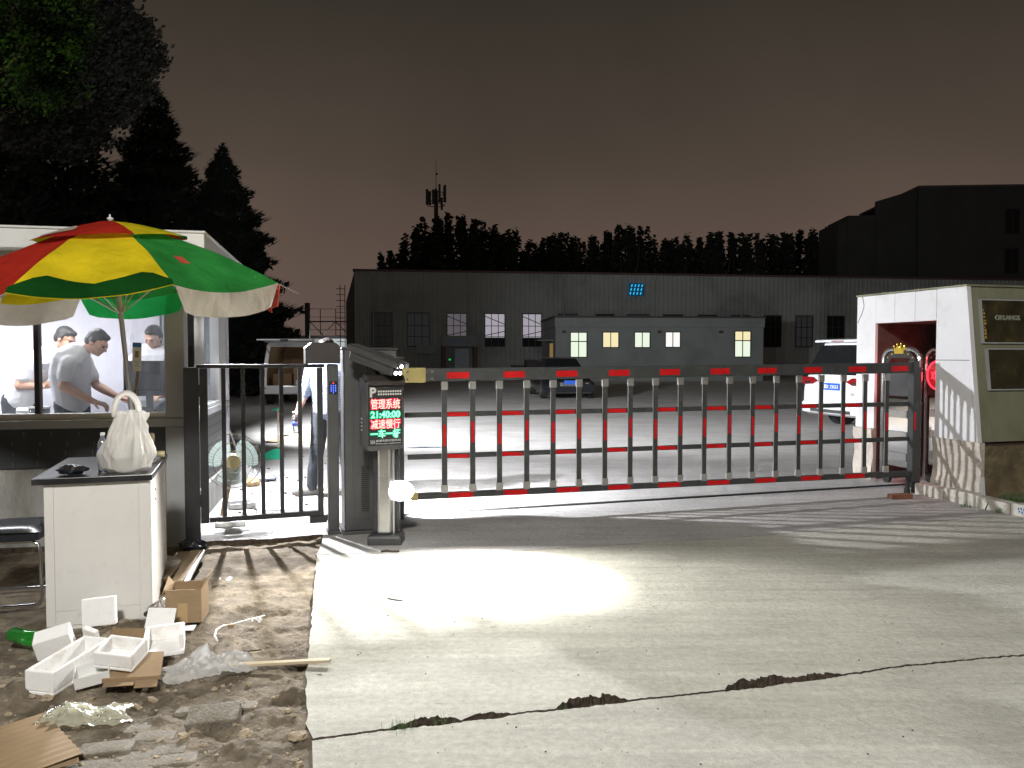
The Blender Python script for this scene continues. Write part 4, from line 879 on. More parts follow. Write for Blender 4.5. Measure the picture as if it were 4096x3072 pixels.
def patch(k, f0, f1, t0, t1, mat, rnd=False):
    m_ = MB()
    if rnd:
        fc, tc_ = (f0+f1)/2, (t0+t1)/2
        pts = [tuple(surf(k, fc+(f1-f0)/2*math.cos(a), tc_+(t1-t0)/2*math.sin(a))+ua*.010) for a in [2*math.pi*i/18 for i in range(18)]]
        m_.add(pts, [tuple(range(18))])
    else: m_.sheet([[tuple(surf(k, f0+(f1-f0)*i/4, t0+(t1-t0)*j/3)+ua*.006) for i in range(5)] for j in range(4)])
    m_.obj('repair_patch', mat, um)
m_ = MB(); m_.add([tuple(tier(R(-34)+.42*math.cos(a), .74+.20*math.sin(a))+ua*.008) for a in [2*math.pi*i/18 for i in range(18)]], [tuple(range(18))]); m_.obj('repair_patch', 'cloth_cream', um)
patch(2, .30, .42, .66, .74, 'cloth_patch')
# payment sign on a thin stick
q0, q1 = bw(-.42, -.30, 0), bw(-.325, -.13, 1.42)
sg = thing('payment_sign', 'small white payment card with a blue header on a brown stick by the booth window', 'sign', q0, 0)
m_ = MB(); m_.cyl((0, 0, 0), q1-q0+Vector((0, 0, .02)), .012, .010, 8); m_.obj('stick', 'wood_dark', sg)
SX = at_m(q1-q0+Vector((.0, -.016, .10)), (0, R(2), R(10)))
m_ = MB(); m_.X = SX; m_.box(-.034, .034, -.002, .002, -.11, .12); cdp = m_.obj('card', 'plastic_white', sg)
m_ = MB(); m_.X = SX; m_.box(-.032, .032, -.004, -.0022, .082, .117); m_.obj('card_header', 'blue_print', cdp)
m_ = MB(); m_.X = SX; m_.box(-.014, .014, -.004, -.0022, -.0, .052); m_.obj('card_picture', 'carton', cdp)
m_ = MB(); m_.X = SX
for i, w_ in enumerate((.02, .016, .018)): m_.box(-w_, w_, -.004, -.0022, -.035-i*.016, -.031-i*.016)
m_.obj('card_lines', 'booth_grey', cdp)

# ------------------------------------------------------------------ counter and what stands on it
T0 = Vector((-2.69, 4.57, 0)); TA = R(18.5)
def tw(x, y, z=0): return T0+Vector((x*math.cos(TA)-y*math.sin(TA), x*math.sin(TA)+y*math.cos(TA), z))
ct = thing('counter', 'white panelled counter cabinet with a black top, standing on the dirt', 'counter', T0, TA)
TH = .80; TW = .555; TD = .94
m_ = MB(); m_.box(0, TW, 0, TD, -.06, TH); m_.obj('carcass', 'paint_white', ct, bevel=.003)
m_ = MB()                                                        # raised stiles round a flat panel
m_.box(.0, .048, -.008, -.0005, -.03, TH-.004); m_.box(TW-.058, TW, -.008, -.0005, -.03, TH-.004); m_.box(.0485, TW-.0585, -.005, -.0005, .055, TH-.004); m_.box(.0485, TW-.0585, -.008, -.0005, -.03, .0515)
m_.obj('front_panel', 'paint_white', ct, bevel=.0015)
m_ = MB(); m_.box(TW+.0005, TW+.008, 0, .05, -.02, TH-.004); m_.box(TW+.0005, TW+.008, TD-.09, TD-.004, -.02, TH-.004); m_.box(TW+.0005, TW+.005, .0505, TD-.0905, .05, TH-.004); m_.obj('side_panel', 'paint_white', ct, bevel=.0015)
m_ = MB(); m_.cyl((TW+.005, .26, .70), (TW+.009, .26, .70), .006, n=8); m_.cyl((TW+.005, .26, .64), (TW+.009, .26, .64), .006, n=8); m_.obj('screw_hole', 'frame_dark', ct)
m_ = MB(); m_.box(-.055, TW+.02, -.04, TD+.02, TH+.001, TH+.038); m_.obj('worktop', 'black_top', ct, bevel=.004)
ZT = TH+.040
def bottle(name, label, mat, loc, rot, h, r, cap='plastic_white', lab=None, group=None, ribs=True):
    t = thing(name, label, 'bottle', loc, group=group, rot=rot)
    pr = [(r*.8, 0), (r, .01)]
    for i in range(1, 8): pr.append((r*(.96 if i % 2 else 1), .01+(h*.62-.01)*i/8))
    pr += [(r, h*.64), (r*.9, h*.74), (r*.5, h*.86), (r*.36, h*.89), (r*.36, h*.93)]
    m_ = MB(); m_.lathe(pr, 18); m_.obj('bottle_body', mat, t, smooth=True)
    m_ = MB(); m_.lathe([(r*.42, h*.93), (r*.42, h), (0.001, h)], 12); m_.obj('cap', cap, t)
    if lab:
        m_ = MB(); m_.lathe([(r*1.015, h*.36), (r*1.015, h*.56)], 18); m_.obj('label', lab, t, smooth=True)
    return t
bottle('water_bottle', 'clear water bottle with a blue label on the counter beside the shopping bag', 'bottle_clear', tw(.285, .16, ZT), (0, 0, 0), .235, .032, 'plastic_white', 'label_blue')
# shopping bag
bg_ = thing('shopping_bag', 'full white plastic shopping bag with looped handles on the counter', 'bag', tw(.425, .10, ZT), TA)
m_ = MB(); k0 = len(m_.v); rows = []
for j in range(67):
    t = j/66; z = .36*t
    rr_ = interp([(0, .075), (.06, .125), (.3, .142), (.6, .115), (.8, .085), (1, .060)], t)
    row = []
    for i in range(97):
        a = 2*math.pi*i/96; v = Vector((math.cos(a), math.sin(a), z*7))
        fold = (.022+.030*t)*(abs(noise.noise(Vector((math.cos(a)*2.2, math.sin(a)*2.2, z*4+3))))*2-.5)+.013*(1-2*abs(noise.noise(Vector((math.cos(a)*2.6+z*4, math.sin(a)*2.6, z*8)))))*(.4+t)+.003*noise.noise(Vector((math.cos(a)*9, math.sin(a)*9, z*20)))
        r_ = rr_+fold; row.append((r_*math.cos(a)*1.02+.02*t*t, r_*math.sin(a)*.8, max(0, z-.01*math.sin(a*3))))
    rows.append(row)
m_.sheet(rows); bb = m_.obj('bag_body', 'bag_white', bg_, smooth=True)
m_ = MB(); crumple(m_, (0, 0, .13), (.10, .07, .11), 20, .2, 3, 5); m_.obj('contents', 'plastic_white', bg_, smooth=True)
for s, y_ in ((0, -.045), (1, .04)):
    cpts = [(-.062, y_*.7, .335), (-.066, y_, .39), (-.05, y_, .44), (-.02, y_*.8, .475), (.015, y_*.8, .478), (.05, y_, .445), (.07, y_, .395), (.066, y_*.7, .335)]
    rows = []
    for i, p_ in enumerate(cpts):
        nr = Vector((p_[0], 0, p_[2]-.37)).normalized()*.015
        rows.append([tuple(Vector(p_)-nr), tuple(Vector(p_)+Vector((0, .012, 0))), tuple(Vector(p_)+nr)])
    m_ = MB(); m_.sheet(rows); o_ = m_.obj('handle', 'bag_white', bg_, smooth=True); o_.modifiers.new('s', 'SUBSURF').levels = 1; o_.modifiers['s'].render_levels = 2
m_ = MB(); crumple(m_, (0, 0, .028), (.085, .06, .03), 26, .25, 4, 8, keep=-.026); wp = tag(m_.obj('wrapped_packet', 'label_navy' if 'label_navy' in M else 'vinyl', smooth=True, loc=tw(.13, .09, ZT), rot=(0, 0, TA)), 'dark packet wrapped in shiny film, front left on the counter', 'packet')
t = thing('cardboard_tube', 'short cardboard tube end standing at the back corner of the counter', 'tube', tw(.44, .74, ZT), TA)
m_ = MB(); m_.cyl((-.04, 0, .125), (.07, -.02, .14), .034, n=16); m_.obj('tube_wall', 'carton', t, smooth='auto')
m_ = MB(); m_.cyl((.0705, -.0201, .14), (.072, -.0203, .14), .030, n=16); m_.obj('tube_end', 'cream', t)
m_ = MB(); m_.box(-.045, .03, -.03, .03, 0, .095); m_.obj('wood_block', 'wood_dark', t, bevel=.003)
m_ = MB(); m_.cyl((-.045, 0, .022), (.045, 0, .022), .022, n=14); tag(m_.obj('tape_roll', 'cream', smooth='auto', loc=tw(.53, .76, ZT), rot=(0, 0, TA)), 'pale yellow roll lying on the right edge of the counter', 'roll')
m_ = MB(); crumple(m_, (0, 0, .03), (.07, .05, .035), 24, .4, 5, 12, keep=-.03); tag(m_.obj('plastic_wrap', 'bag_clear', smooth=True, loc=tw(.50, .50, ZT), rot=(0, 0, TA)), 'crumpled clear wrap on the counter behind the shopping bag', 'plastic wrap')

# ------------------------------------------------------------------ chair at the left edge
chp = Vector((-3.14, 5.00, 0)); chr_ = thing('chair', 'black padded chair with chrome tube legs at the left edge', 'chair', chp, R(104))
rows = []
m_ = MB()
for j in range(13):
    v = j/12*2-1; row = []
    for i in range(13):
        u = i/12*2-1; e_ = max(abs(u), abs(v)); row.append((u*.225, v*.21, .455+.035*(1-abs(u)**5)*(1-abs(v)**5)+.01*u*u))
    rows.append(row)
m_.sheet(rows); m_.box(-.222, .222, -.207, .207, .415, .4545); m_.obj('seat', 'vinyl', chr_, smooth='auto')
for s in (-1, 1):
    m_ = MB(); m_.tube([(s*.17, .20, .40), (s*.185, -.16, .405), (s*.19, -.195, .385), (s*.20, -.21, .34), (s*.205, -.215, .06), (s*.205, -.20, .02), (s*.205, -.16, .012), (s*.205, .2, .012)], .0115, 10); m_.obj('leg', 'chrome', chr_, smooth=True)
m_ = MB(); m_.tube([(-.205, -.215, .16), (.205, -.215, .16)], .009, 8); m_.obj('stretcher', 'chrome', chr_, smooth=True)
m_ = MB(); m_.tube([(-.17, .2, .40), (-.18, .24, .5), (-.18, .28, .85)], .0115, 8); m_.tube([(.17, .2, .40), (.18, .24, .5), (.18, .28, .85)], .0115, 8); m_.obj('back_frame', 'chrome', chr_, smooth=True)
m_ = MB(); m_.box(-.2, .2, .25, .285, .62, .88); m_.obj('backrest', 'vinyl', chr_, bevel=.012, rot=(R(-6), 0, 0))
# ------------------------------------------------------------------ people
TMP = bpy.data.scenes.new('workbench')
def fuse(name, b, mat, parent, vox, smooth=3, wrinkle=0):
    me = bpy.data.meshes.new(name); me.from_pydata(b.v, [], b.f)
    o = bpy.data.objects.new(name, me); TMP.collection.objects.link(o)
    rm = o.modifiers.new('r', 'REMESH'); rm.mode = 'VOXEL'; rm.voxel_size = vox
    sm = o.modifiers.new('s', 'SMOOTH'); sm.factor = .5; sm.iterations = smooth
    vl = TMP.view_layers[0]; vl.update()
    m2 = bpy.data.meshes.new_from_object(o.evaluated_get(vl.depsgraph)); bpy.data.objects.remove(o)
    m2.name = name; m2.materials.clear(); m2.materials.append(M[mat]); m2.polygons.foreach_set('use_smooth', [True]*len(m2.polygons))
    if wrinkle:
        nrms = [v.normal.copy() for v in m2.vertices]
        for v, n_ in zip(m2.vertices, nrms): v.co += n_*wrinkle*(noise.noise(v.co*9)+.6*noise.noise(Vector((v.co.x*14, v.co.y*14, v.co.z*34))))
    q = bpy.data.objects.new(name, m2); COL.objects.link(q); q.parent = parent; return q
def V(*a): return Vector(a)
def chain(b, pts, rs):
    for i in range(len(pts)-1): b.cap(pts[i], pts[i+1], rs[i], rs[i+1], 12)
def torso_fill(b, spine, lr, grow=0):
    """spine = [(point, half width, radius)], filled with overlapping sideways capsules"""
    for (p, w_, r), (q, w2, r2) in zip(spine, spine[1:]):
        for i in range(5):
            t = i/4; c = p.lerp(q, t); hw = w_+(w2-w_)*t; rr_ = r+(r2-r)*t+grow; b.cap(c-lr*hw, c+lr*hw, rr_, None, 12)
def head(b, c, fwd, up_):
    sd = fwd.cross(up_).normalized(); up_ = sd.cross(fwd).normalized()
    P = lambda x, y, z: c+sd*x+fwd*y+up_*z
    def el(p, r):                            # ellipsoid aligned with the head
        k0 = len(b.v); b.ball((0, 0, 0), 1, 14)
        for i in range(k0, len(b.v)):
            v = b.v[i]; b.v[i] = tuple(p+sd*(v[0]*r[0])+fwd*(v[1]*r[1])+up_*(v[2]*r[2]))
    el(P(0, -.012, .022), (.075, .094, .088)); el(P(0, .025, -.03), (.060, .066, .085)); el(P(0, .066, -.088), (.026, .022, .020))
    b.cap(P(0, .088, .012), P(0, .108, -.024), .009, .0135); el(P(0, .086, -.056), (.026, .012, .012))
    for s in (-1, 1):
        b.cap(P(s*.014, .088, .024), P(s*.044, .070, .022), .0095, .010); el(P(s*.044, .068, -.022), (.02, .016, .018)); el(P(s*.077, -.006, -.012), (.009, .020, .031))
    return P, sd, el
def hair_eyes(P, sd, fwd, up_, parent, c, short=True):
    h = MB()
    def el(p, r):
        k0 = len(h.v); h.ball((0, 0, 0), 1, 14)
        for i in range(k0, len(h.v)):
            v = h.v[i]; h.v[i] = tuple(p+sd*(v[0]*r[0])+fwd*(v[1]*r[1])+up_*(v[2]*r[2]))
    el(P(0, -.022, .045), (.081, .094, .079)); el(P(0, -.055, -.005), (.074, .056, .075)); el(P(0, .030, .082), (.058, .056, .030))
    for s in (-1, 1): el(P(s*.070, -.01, .012), (.016, .03, .04))
    fuse('hair', h, 'hair', parent, .008, 2)
    e = MB()
    for s in (-1, 1): e.ball(P(s*.030, .0885, .003), .0085, 8)
    e.obj('eyes', 'eye', parent, smooth=True)
def hand(b, wrist, d, pn, side, curl=.5, s=1.0):
    """wrist, pointing direction, palm normal, which way the thumb leaves"""
    d = d.normalized(); pn = (pn-d*pn.dot(d)).normalized(); th = d.cross(pn).normalized()*side
    b.cap(wrist-d*.03, wrist+d*.02, .025*s, .024*s)
    lens = (.072, .080, .074, .058)
    for i in range(4):
        o = (1.5-i)*.0205*s; k = wrist+d*.088*s+th*o
        b.cap(wrist+d*.018*s+th*o*.7, k, .0155*s, .0125*s)
        a = curl*.55; p = k; L = lens[i]*s; rr_ = .0098*s
        for seg in range(3):
            q = p+(d*math.cos(a)+pn*math.sin(a)+th*o*.6)*L*(.45, .32, .25)[seg]; b.cap(p, q, rr_, rr_*.93); p = q; rr_ *= .94; a += curl*.75
    t0 = wrist+d*.03*s+th*.026*s; t1 = t0+(d*.55+th*.75+pn*.35).normalized()*.042*s; t2 = t1+(d*.85+th*.25+pn*.55).normalized()*.034*s
    b.cap(wrist+d*.012*s, t0, .017*s, .0155*s); b.cap(t0, t1, .0145*s, .012*s); b.cap(t1, t2, .0115*s, .0095*s)
def person(label, loc, J, shirt, vox=.0075):
    """J: spine [(p, half width, r)], lr, neck, head(c, fwd, up), arms [(shoulder, elbow, wrist, handdir, palm, side, curl)], legs [(hip, knee, ankle, toe)]"""
    t = thing('person', label, 'person', loc)
    b = MB(); torso_fill(b, J['spine'], J['lr'])
    b.cap(J['neck'][0], J['neck'][1], .058, .054)
    c, fwd, up_ = J['head']; P, sd, el = head(b, c, fwd.normalized(), up_.normalized()); up2 = sd.cross(fwd.normalized()).normalized()
    for (s, e, w_, hd, pn, side, curl) in J['arms']:
        chain(b, [s, e], [.052, .041]); chain(b, [e, e.lerp(w_, .35), w_], [.041, .042, .027]); hand(b, w_, hd, pn, side, curl)
    for (h, k, a, toe) in J['legs']:
        chain(b, [h, k], [.085, .055]); chain(b, [k, k.lerp(a, .35), a], [.054, .055, .037]); chain(b, [a, toe], [.035, .03])
    body = fuse('body', b, 'skin', t, vox, 2)
    hair_eyes(P, sd, fwd.normalized(), up2, t, c)
    sp = J['spine']; b = MB(); torso_fill(b, sp[J.get('hem', 0):], J['lr'], .017)
    for (s, e, w_, *_r) in J['arms']:
        cut = J.get('sleeve', .62); m2 = s.lerp(e, min(1, cut)); chain(b, [s, m2], [.073, .066])
        if cut > 1: chain(b, [e, e.lerp(w_, cut-1)], [.062, .056])
    b.cap(J['neck'][0], J['neck'][0].lerp(J['neck'][1], .25), .07, .064)
    fuse('shirt', b, shirt, t, .010, 3, .006)
    b = MB(); torso_fill(b, sp[:2], J['lr'], .011)
    for (h, k, a, toe) in J['legs']: chain(b, [h, k], [.105, .078]); chain(b, [k, a+(k-a)*.06], [.078, .062])
    fuse('trousers', b, 'trousers', t, .010, 3, .006)
    for (h, k, a, toe) in J['legs']:
        d = (toe-a); d.z = 0; d.normalize(); b = MB(); g0 = Vector((a.x, a.y, .042)); b.cap(g0-d*.035, g0+d*.10, .044, .040); b.cap(g0+d*.10, g0+d*.185, .040, .032)
        k0 = 0
        for i, v in enumerate(b.v): b.v[i] = (v[0], v[1], max(v[2], .004))
        fuse('shoe', b, 'shoe', t, .008, 3)
    return t
# the man walking behind the gate, bottle in hand
lr_ = V(.93, -.30, 0).normalized(); f_ = V(-.35, -.93, 0)
D0 = Vector((-2.00, 8.72, 0))
wr = V(-.30, -.17, .905); el_ = V(-.265, -.02, 1.115)
person('man in pale blue shirt and dark trousers walking behind the gate, bottle in hand', D0, dict(
    spine=[(V(0, .02, .93), .075, .112), (V(-.005, .02, 1.06), .07, .108), (V(-.005, .01, 1.22), .085, .115), (V(0, 0, 1.36), .105, .098), (V(0, 0, 1.42), .085, .07)], lr=lr_,
    neck=(V(0, 0, 1.44), V(-.01, -.03, 1.53)), head=(V(-.015, -.045, 1.60), V(-.4, -.9, -.12), V(-.05, -.1, 1)),
    arms=[(V(-.19, .03, 1.385), el_, wr, V(-.15, -.35, -.85), V(.9, -.3, .1), 1, 1.15), (V(.19, -.06, 1.385), V(.27, -.02, 1.11), V(.26, -.13, .88), V(0, -.2, -1), V(-1, 0, 0), -1, .5)],
    legs=[(V(-.095, .03, .9), V(-.125, -.04, .48), V(-.20, .0, .08), V(-.34, -.07, .03)), (V(.095, -.02, .9), V(.17, .03, .48), V(.20, .12, .08), V(.13, -.02, .03))], sleeve=1.12, hem=0), 'plaid')
bt = bottle('water_bottle', 'clear drinks bottle in the hand of the man behind the gate', 'bottle_clear', D0+wr+V(.005, -.05, -.20), (R(6), R(-5), 0), .235, .033, 'plastic_white', 'label_blue')
# three men in the booth
FZ = .20
lrA = V(.28, -.96, 0).normalized()
person('man in a grey t-shirt bending over the desk, front and centre in the booth window', Vector((-4.0, 7.32, FZ)), dict(
    spine=[(V(-.02, 0, .93), .08, .125), (V(-.03, 0, 1.02), .085, .128), (V(-.05, 0, 1.17), .095, .132), (V(-.03, 0, 1.29), .115, .118), (V(.02, 0, 1.355), .09, .085)], lr=lrA,
    neck=(V(.06, 0, 1.37), V(.15, -.01, 1.43)), head=(V(.215, -.01, 1.455), V(.82, -.05, -.55), V(.55, 0, .82)),
    arms=[(V(.05, -.19, 1.28), V(.03, -.25, 1.06), V(.27, -.20, .925), V(.9, .05, -.25), V(0, .1, -1), -1, .7), (V(-.02, .20, 1.28), V(.07, .24, 1.05), V(.32, .16, .94), V(.9, -.1, -.2), V(0, 0, -1), 1, .7)],
    legs=[(V(-.03, -.10, .9), V(.0, -.11, .48), V(-.05, -.11, .08), V(.1, -.12, .03)), (V(-.03, .10, .9), V(.02, .11, .48), V(-.02, .11, .08), V(.14, .11, .03))]), 'shirt_grey')
lrB = V(.45, -.89, 0).normalized()
person('man in a white t-shirt leaning forward with folded arms, leftmost in the booth', Vector((-4.90, 8.02, FZ)), dict(
    spine=[(V(-.04, 0, .90), .085, .12), (V(-.01, 0, 1.0), .085, .122), (V(.08, 0, 1.14), .095, .128), (V(.20, .0, 1.28), .115, .115), (V(.27, 0, 1.345), .09, .085)], lr=lrB,
    neck=(V(.31, 0, 1.37), V(.38, 0, 1.45)), head=(V(.43, .0, 1.50), V(.88, -.1, -.45), V(.45, 0, .89)),
    arms=[(V(.15, -.19, 1.26), V(.10, -.24, 1.04), V(.30, -.10, 1.03), V(.6, .7, .1), V(0, 0, -1), -1, .6), (V(.25, .20, 1.27), V(.32, .18, 1.02), V(.30, -.02, 1.06), V(-.2, -.9, 0), V(0, 0, -1), 1, .6)],
    legs=[(V(-.05, -.10, .88), V(-.03, -.11, .46), V(-.08, -.11, .08), V(.07, -.12, .03)), (V(-.05, .10, .88), V(.0, .11, .46), V(-.02, .11, .08), V(.14, .11, .03))]), 'shirt_white')
lrC = V(.98, .18, 0).normalized()
person('man in a white t-shirt facing the window behind the monitor in the booth', Vector((-3.69, 8.30, FZ)), dict(
    spine=[(V(0, 0, .90), .08, .115), (V(0, 0, 1.02), .085, .115), (V(0, -.01, 1.16), .095, .12), (V(.01, -.02, 1.29), .12, .105), (V(.01, -.02, 1.36), .09, .08)], lr=lrC,
    neck=(V(.01, -.03, 1.38), V(.01, -.05, 1.45)), head=(V(.005, -.065, 1.52), V(-.1, -.85, -.45), V(0, -.4, .9)),
    arms=[(V(-.20, -.03, 1.29), V(-.25, -.08, 1.06), V(-.16, -.30, .93), V(.3, -.9, -.1), V(0, 0, -1), 1, .6), (V(.21, -.02, 1.29), V(.27, -.06, 1.06), V(.2, -.30, .93), V(-.3, -.9, -.1), V(0, 0, -1), -1, .6)],
    legs=[(V(-.10, 0, .88), V(-.11, -.02, .46), V(-.11, .02, .08), V(-.13, -.13, .03)), (V(.10, 0, .88), V(.11, -.02, .46), V(.11, .02, .08), V(.13, -.13, .03))]), 'shirt_white')
bpy.data.scenes.remove(TMP)
# desk in the booth and what is on it
dk0 = bw(-.95, .80, FZ)
dk = thing('desk', 'pale desk under the booth window', 'desk', dk0, BA)
m_ = MB(); m_.box(-.62, .62, -.50, .28, .72, .75); m_.obj('desktop', 'booth_grey', dk, bevel=.004)
for x in (-.58, .58):
    for y in (-.46, .24):
        m_ = MB(); m_.box(x-.02, x+.02, y-.02, y+.02, 0, .7195); m_.obj('leg', 'dark_grey', dk)
DZ = FZ+.752
def dw(x, y, z=0): return bw(-.95+x, .80+y, DZ+z)
mo = thing('monitor', 'black computer monitor with its back to the booth window', 'monitor', dw(.53, -.10), BA+R(4))
m_ = MB(); m_.box(-.215, .215, -.02, .015, .22, .535); m_.obj('screen_case', 'black_metal', mo, bevel=.006)
m_ = MB(); m_.box(-.10, .10, -.045, -.021, .27, .42); m_.obj('rear_bulge', 'rubber', mo, bevel=.01)
m_ = MB(); m_.bar((0, -.01, .01), (0, -.03, .3), .06, .02, up=(0, 1, 0)); m_.obj('stand_neck', 'black_metal', mo)
m_ = MB(); m_.lathe([(.11, 0), (.11, .01), (.03, .02)], 16); m_.obj('stand_foot', 'black_metal', mo)
t = thing('storage_tub', 'clear tub of greenish food with a pale lid on the desk by the window', 'tub', dw(-.32, -.27))
m_ = MB(); m_.lathe([(.07, .0), (.08, .02), (.082, .13)], 20); m_.obj('tub_wall', 'bottle_clear', t, smooth=True)
m_ = MB(); m_.lathe([(.068, .004), (.076, .02), (.078, .105), (.0, .11)], 18); m_.obj('contents', 'leaf_lit', t, smooth='auto')
m_ = MB(); m_.lathe([(.086, .131), (.086, .145), (.0, .148)], 20); m_.obj('lid', 'plastic_white', t)
m_ = MB(); m_.box(-.11, .10, -.10, .10, 0, .11); tag(m_.obj('paper_box', 'foam', bevel=.01, loc=dw(-.50, .06), rot=(R(4), 0, R(30))), 'white box on the desk between the two men', 'box')
m_ = MB(); m_.box(-.13, .13, -.06, .06, 0, .05); tag(m_.obj('router', 'black_metal', bevel=.006, loc=dw(.02, -.30), rot=(0, 0, R(25))), 'black device box on the desk beside the tub', 'device')
m_ = MB()
for k in range(4):
    pts = [(.32+.03*math.sin(i*.9+k*2), -.28+.05*math.cos(i*.7+k), .012+.05*abs(math.sin(i*.5+k))) for i in range(14)]
    m_.tube(pts, .004, 5)
tag(m_.obj('cable_bundle', 'rubber', loc=dw(.05, 0), rot=(0, 0, BA)), 'tangle of black cables under the monitor', 'cables')

cr_ = thing('blue_chair', 'pale blue plastic chair back at the right side of the booth', 'chair', bw(-.38, 1.7, FZ), BA)
m_ = MB(); m_.box(-.2, .2, -.2, .2, .43, .46); m_.obj('seat', 'blue_plastic' if 'blue_plastic' in M else 'plaid', cr_, bevel=.01)
m_ = MB(); m_.box(-.2, .2, .17, .2, .55, .98); m_.obj('backrest', 'plaid', cr_, bevel=.012)
for x in (-.17, .17):
    for y in (-.17, .17):
        m_ = MB(); m_.cyl((x, y, 0), (x, y, .43), .012); m_.obj('leg', 'chrome', cr_)

# ------------------------------------------------------------------ rubbish in front of the counter
def open_box(name, label, mat, loc, rot, w_, l, h, th, group=None, cat='box', missing=()):
    """floor and walls of a tray, each a part; local x width, y length"""
    t = thing(name, label, cat, loc, group=group, rot=rot)
    parts = {'floor': (0, w_, 0, l, 0, th), 'near': (0, w_, 0, th, th+.0005, h), 'far': (0, w_, l-th, l, th+.0005, h), 'west': (0, th, th+.0005, l-th-.0005, th+.0005, h), 'east': (w_-th, w_, th+.0005, l-th-.0005, th+.0005, h)}
    for k, v in parts.items():
        if k in missing: continue
        m_ = MB(); m_.box(*v); m_.obj('base' if k == 'floor' else 'wall', mat, t, bevel=min(.005, th*.3), seg=2)
    return t
GF = 'white foam packaging in front of the counter'
p = G(100, 2768); open_box('foam_tray', 'long white foam trough lying open, largest and nearest foam piece', 'foam', (p.x, p.y, -.01), (R(3), R(2), R(-9)), .145, .40, .115, .018, GF, 'foam tray')
p = G(376, 2668, .07); open_box('foam_box', 'square open white foam box resting on the flat cardboard', 'foam', (p.x, p.y, .065), (R(14), R(5), R(-4)), .185, .15, .085, .016, GF, 'foam box')
p = G(575, 2640); open_box('foam_cradle', 'three-sided white foam cradle beside the square foam box', 'foam', (p.x, p.y, .0), (R(4), R(-2), R(20)), .19, .19, .10, .022, GF, 'foam box', ('near',))
def slab_piece(name, label, mat, loc, rot, w_, d, h, cat='foam block', group=GF):
    m_ = MB(); m_.box(-w_/2, w_/2, -d/2, d/2, 0, h); return tag(m_.obj(name, mat, bevel=.005, loc=loc, rot=rot), label, cat, group)
p = G(393, 2520); slab_piece('foam_block', 'white foam slab standing upright against the counter', 'foam', (p.x, p.y+.02, .02), (R(-7), R(-3), R(12)), .175, .05, .155)
p = G(232, 2600); slab_piece('foam_block', 'thick foam block tipped on its side left of the trough', 'foam', (p.x, p.y, -.015), (R(14), R(-12), R(22)), .17, .12, .125)
p = G(355, 2575); slab_piece('foam_block', 'small foam wedge between the trough and the upright slab', 'foam', (p.x+.01, p.y+.02, .0), (R(18), R(10), R(-20)), .09, .03, .09)
p = G(640, 2525); slab_piece('foam_sheet', 'thin foam sheet leaning behind the foam cradle', 'foam', (p.x+.0, p.y-.02, .02), (R(-38), R(4), R(10)), .15, .008, .12)
p = G(300, 2762); open_box('paper_tray', 'small white paper carton lying open right of the trough', 'plastic_white', (p.x, p.y, .0), (R(10), R(-8), R(22)), .15, .12, .055, .004, GF, 'carton')
t = thing('flat_carton', 'flattened brown cardboard carton under the square foam box', 'cardboard', G(520, 2735)+V(0, .0, .012), rot=(R(8), R(4), R(20)))
m_ = MB(); m_.box(-.12, .13, 0, .24, 0, .02); m_.obj('panel', 'carton', t, bevel=.002)
m_ = MB(); m_.box(-.11, .02, -.06, -.001, .0, .004); m_.obj('flap', 'carton', t, rot=(R(-10), 0, 0))
m_ = MB(); m_.box(.02, .12, -.05, -.001, .0, .004); m_.obj('flap', 'carton', t, rot=(R(12), 0, 0))
p = G(510, 2570); slab_piece('carton_piece', 'torn brown cardboard strip behind the foam pieces', 'carton_dark', (p.x, p.y, .0), (R(-55), R(3), R(9)), .20, .006, .09, 'cardboard', None)
# open carton beside the counter
c1 = G(662, 2486); cz = thing('open_carton', 'brown cardboard box with raised flaps beside the counter', 'cardboard box', (c1.x, c1.y, -.015), R(9))
w_, l_, h_ = .20, .19, .195; th = .005
m_ = MB(); m_.box(0, w_, 0, th, 0, h_); fwall = m_.obj('front_wall', 'carton', cz)
m_ = MB(); m_.box(.068, .122, -.0015, -.0003, .0, .115); m_.obj('tape_strip', 'tape', fwall)
m_ = MB(); m_.box(0, w_, l_-th, l_, 0, h_); m_.obj('back_wall', 'carton', cz)
m_ = MB(); m_.box(0, th, th+.0005, l_-th-.0005, 0, h_); m_.obj('side_wall', 'carton', cz)
m_ = MB(); m_.box(w_-th, w_, th+.0005, l_-th-.0005, 0, h_); m_.obj('side_wall', 'carton', cz)
m_ = MB(); m_.box(th+.0005, w_-th-.0005, th+.0005, l_-th-.0005, 0, .004); m_.obj('floor', 'carton_dark', cz)
m_ = MB(); m_.add([(w_, .006, h_+.002), (w_, l_-.006, h_+.002), (w_+.03, l_, h_+.065), (w_+.03, 0, h_+.065)], [(0, 1, 2, 3)]); o = m_.obj('flap', 'carton', cz); o.modifiers.new('t', 'SOLIDIFY').thickness = .004
m_ = MB(); m_.add([(0, .006, h_+.002), (0, l_-.006, h_+.002), (-.028, l_, h_+.035), (-.02, 0, h_-.03)], [(0, 1, 2, 3)]); o = m_.obj('flap', 'carton', cz); o.modifiers.new('t', 'SOLIDIFY').thickness = .004
m_ = MB(); m_.add([(.006, l_, h_+.002), (w_-.006, l_, h_+.002), (w_-.0, l_+.05, h_-.03), (.0, l_+.05, h_-.03)], [(0, 1, 2, 3)]); o = m_.obj('flap', 'carton', cz); o.modifiers.new('t', 'SOLIDIFY').thickness = .004
p = G(690, 2508); slab_piece('paper_sheet', 'pale cardboard scrap under the front of the brown box', 'plastic_white', (p.x, p.y, -.01), (0, R(2), R(12)), .24, .09, .004, 'paper', None)
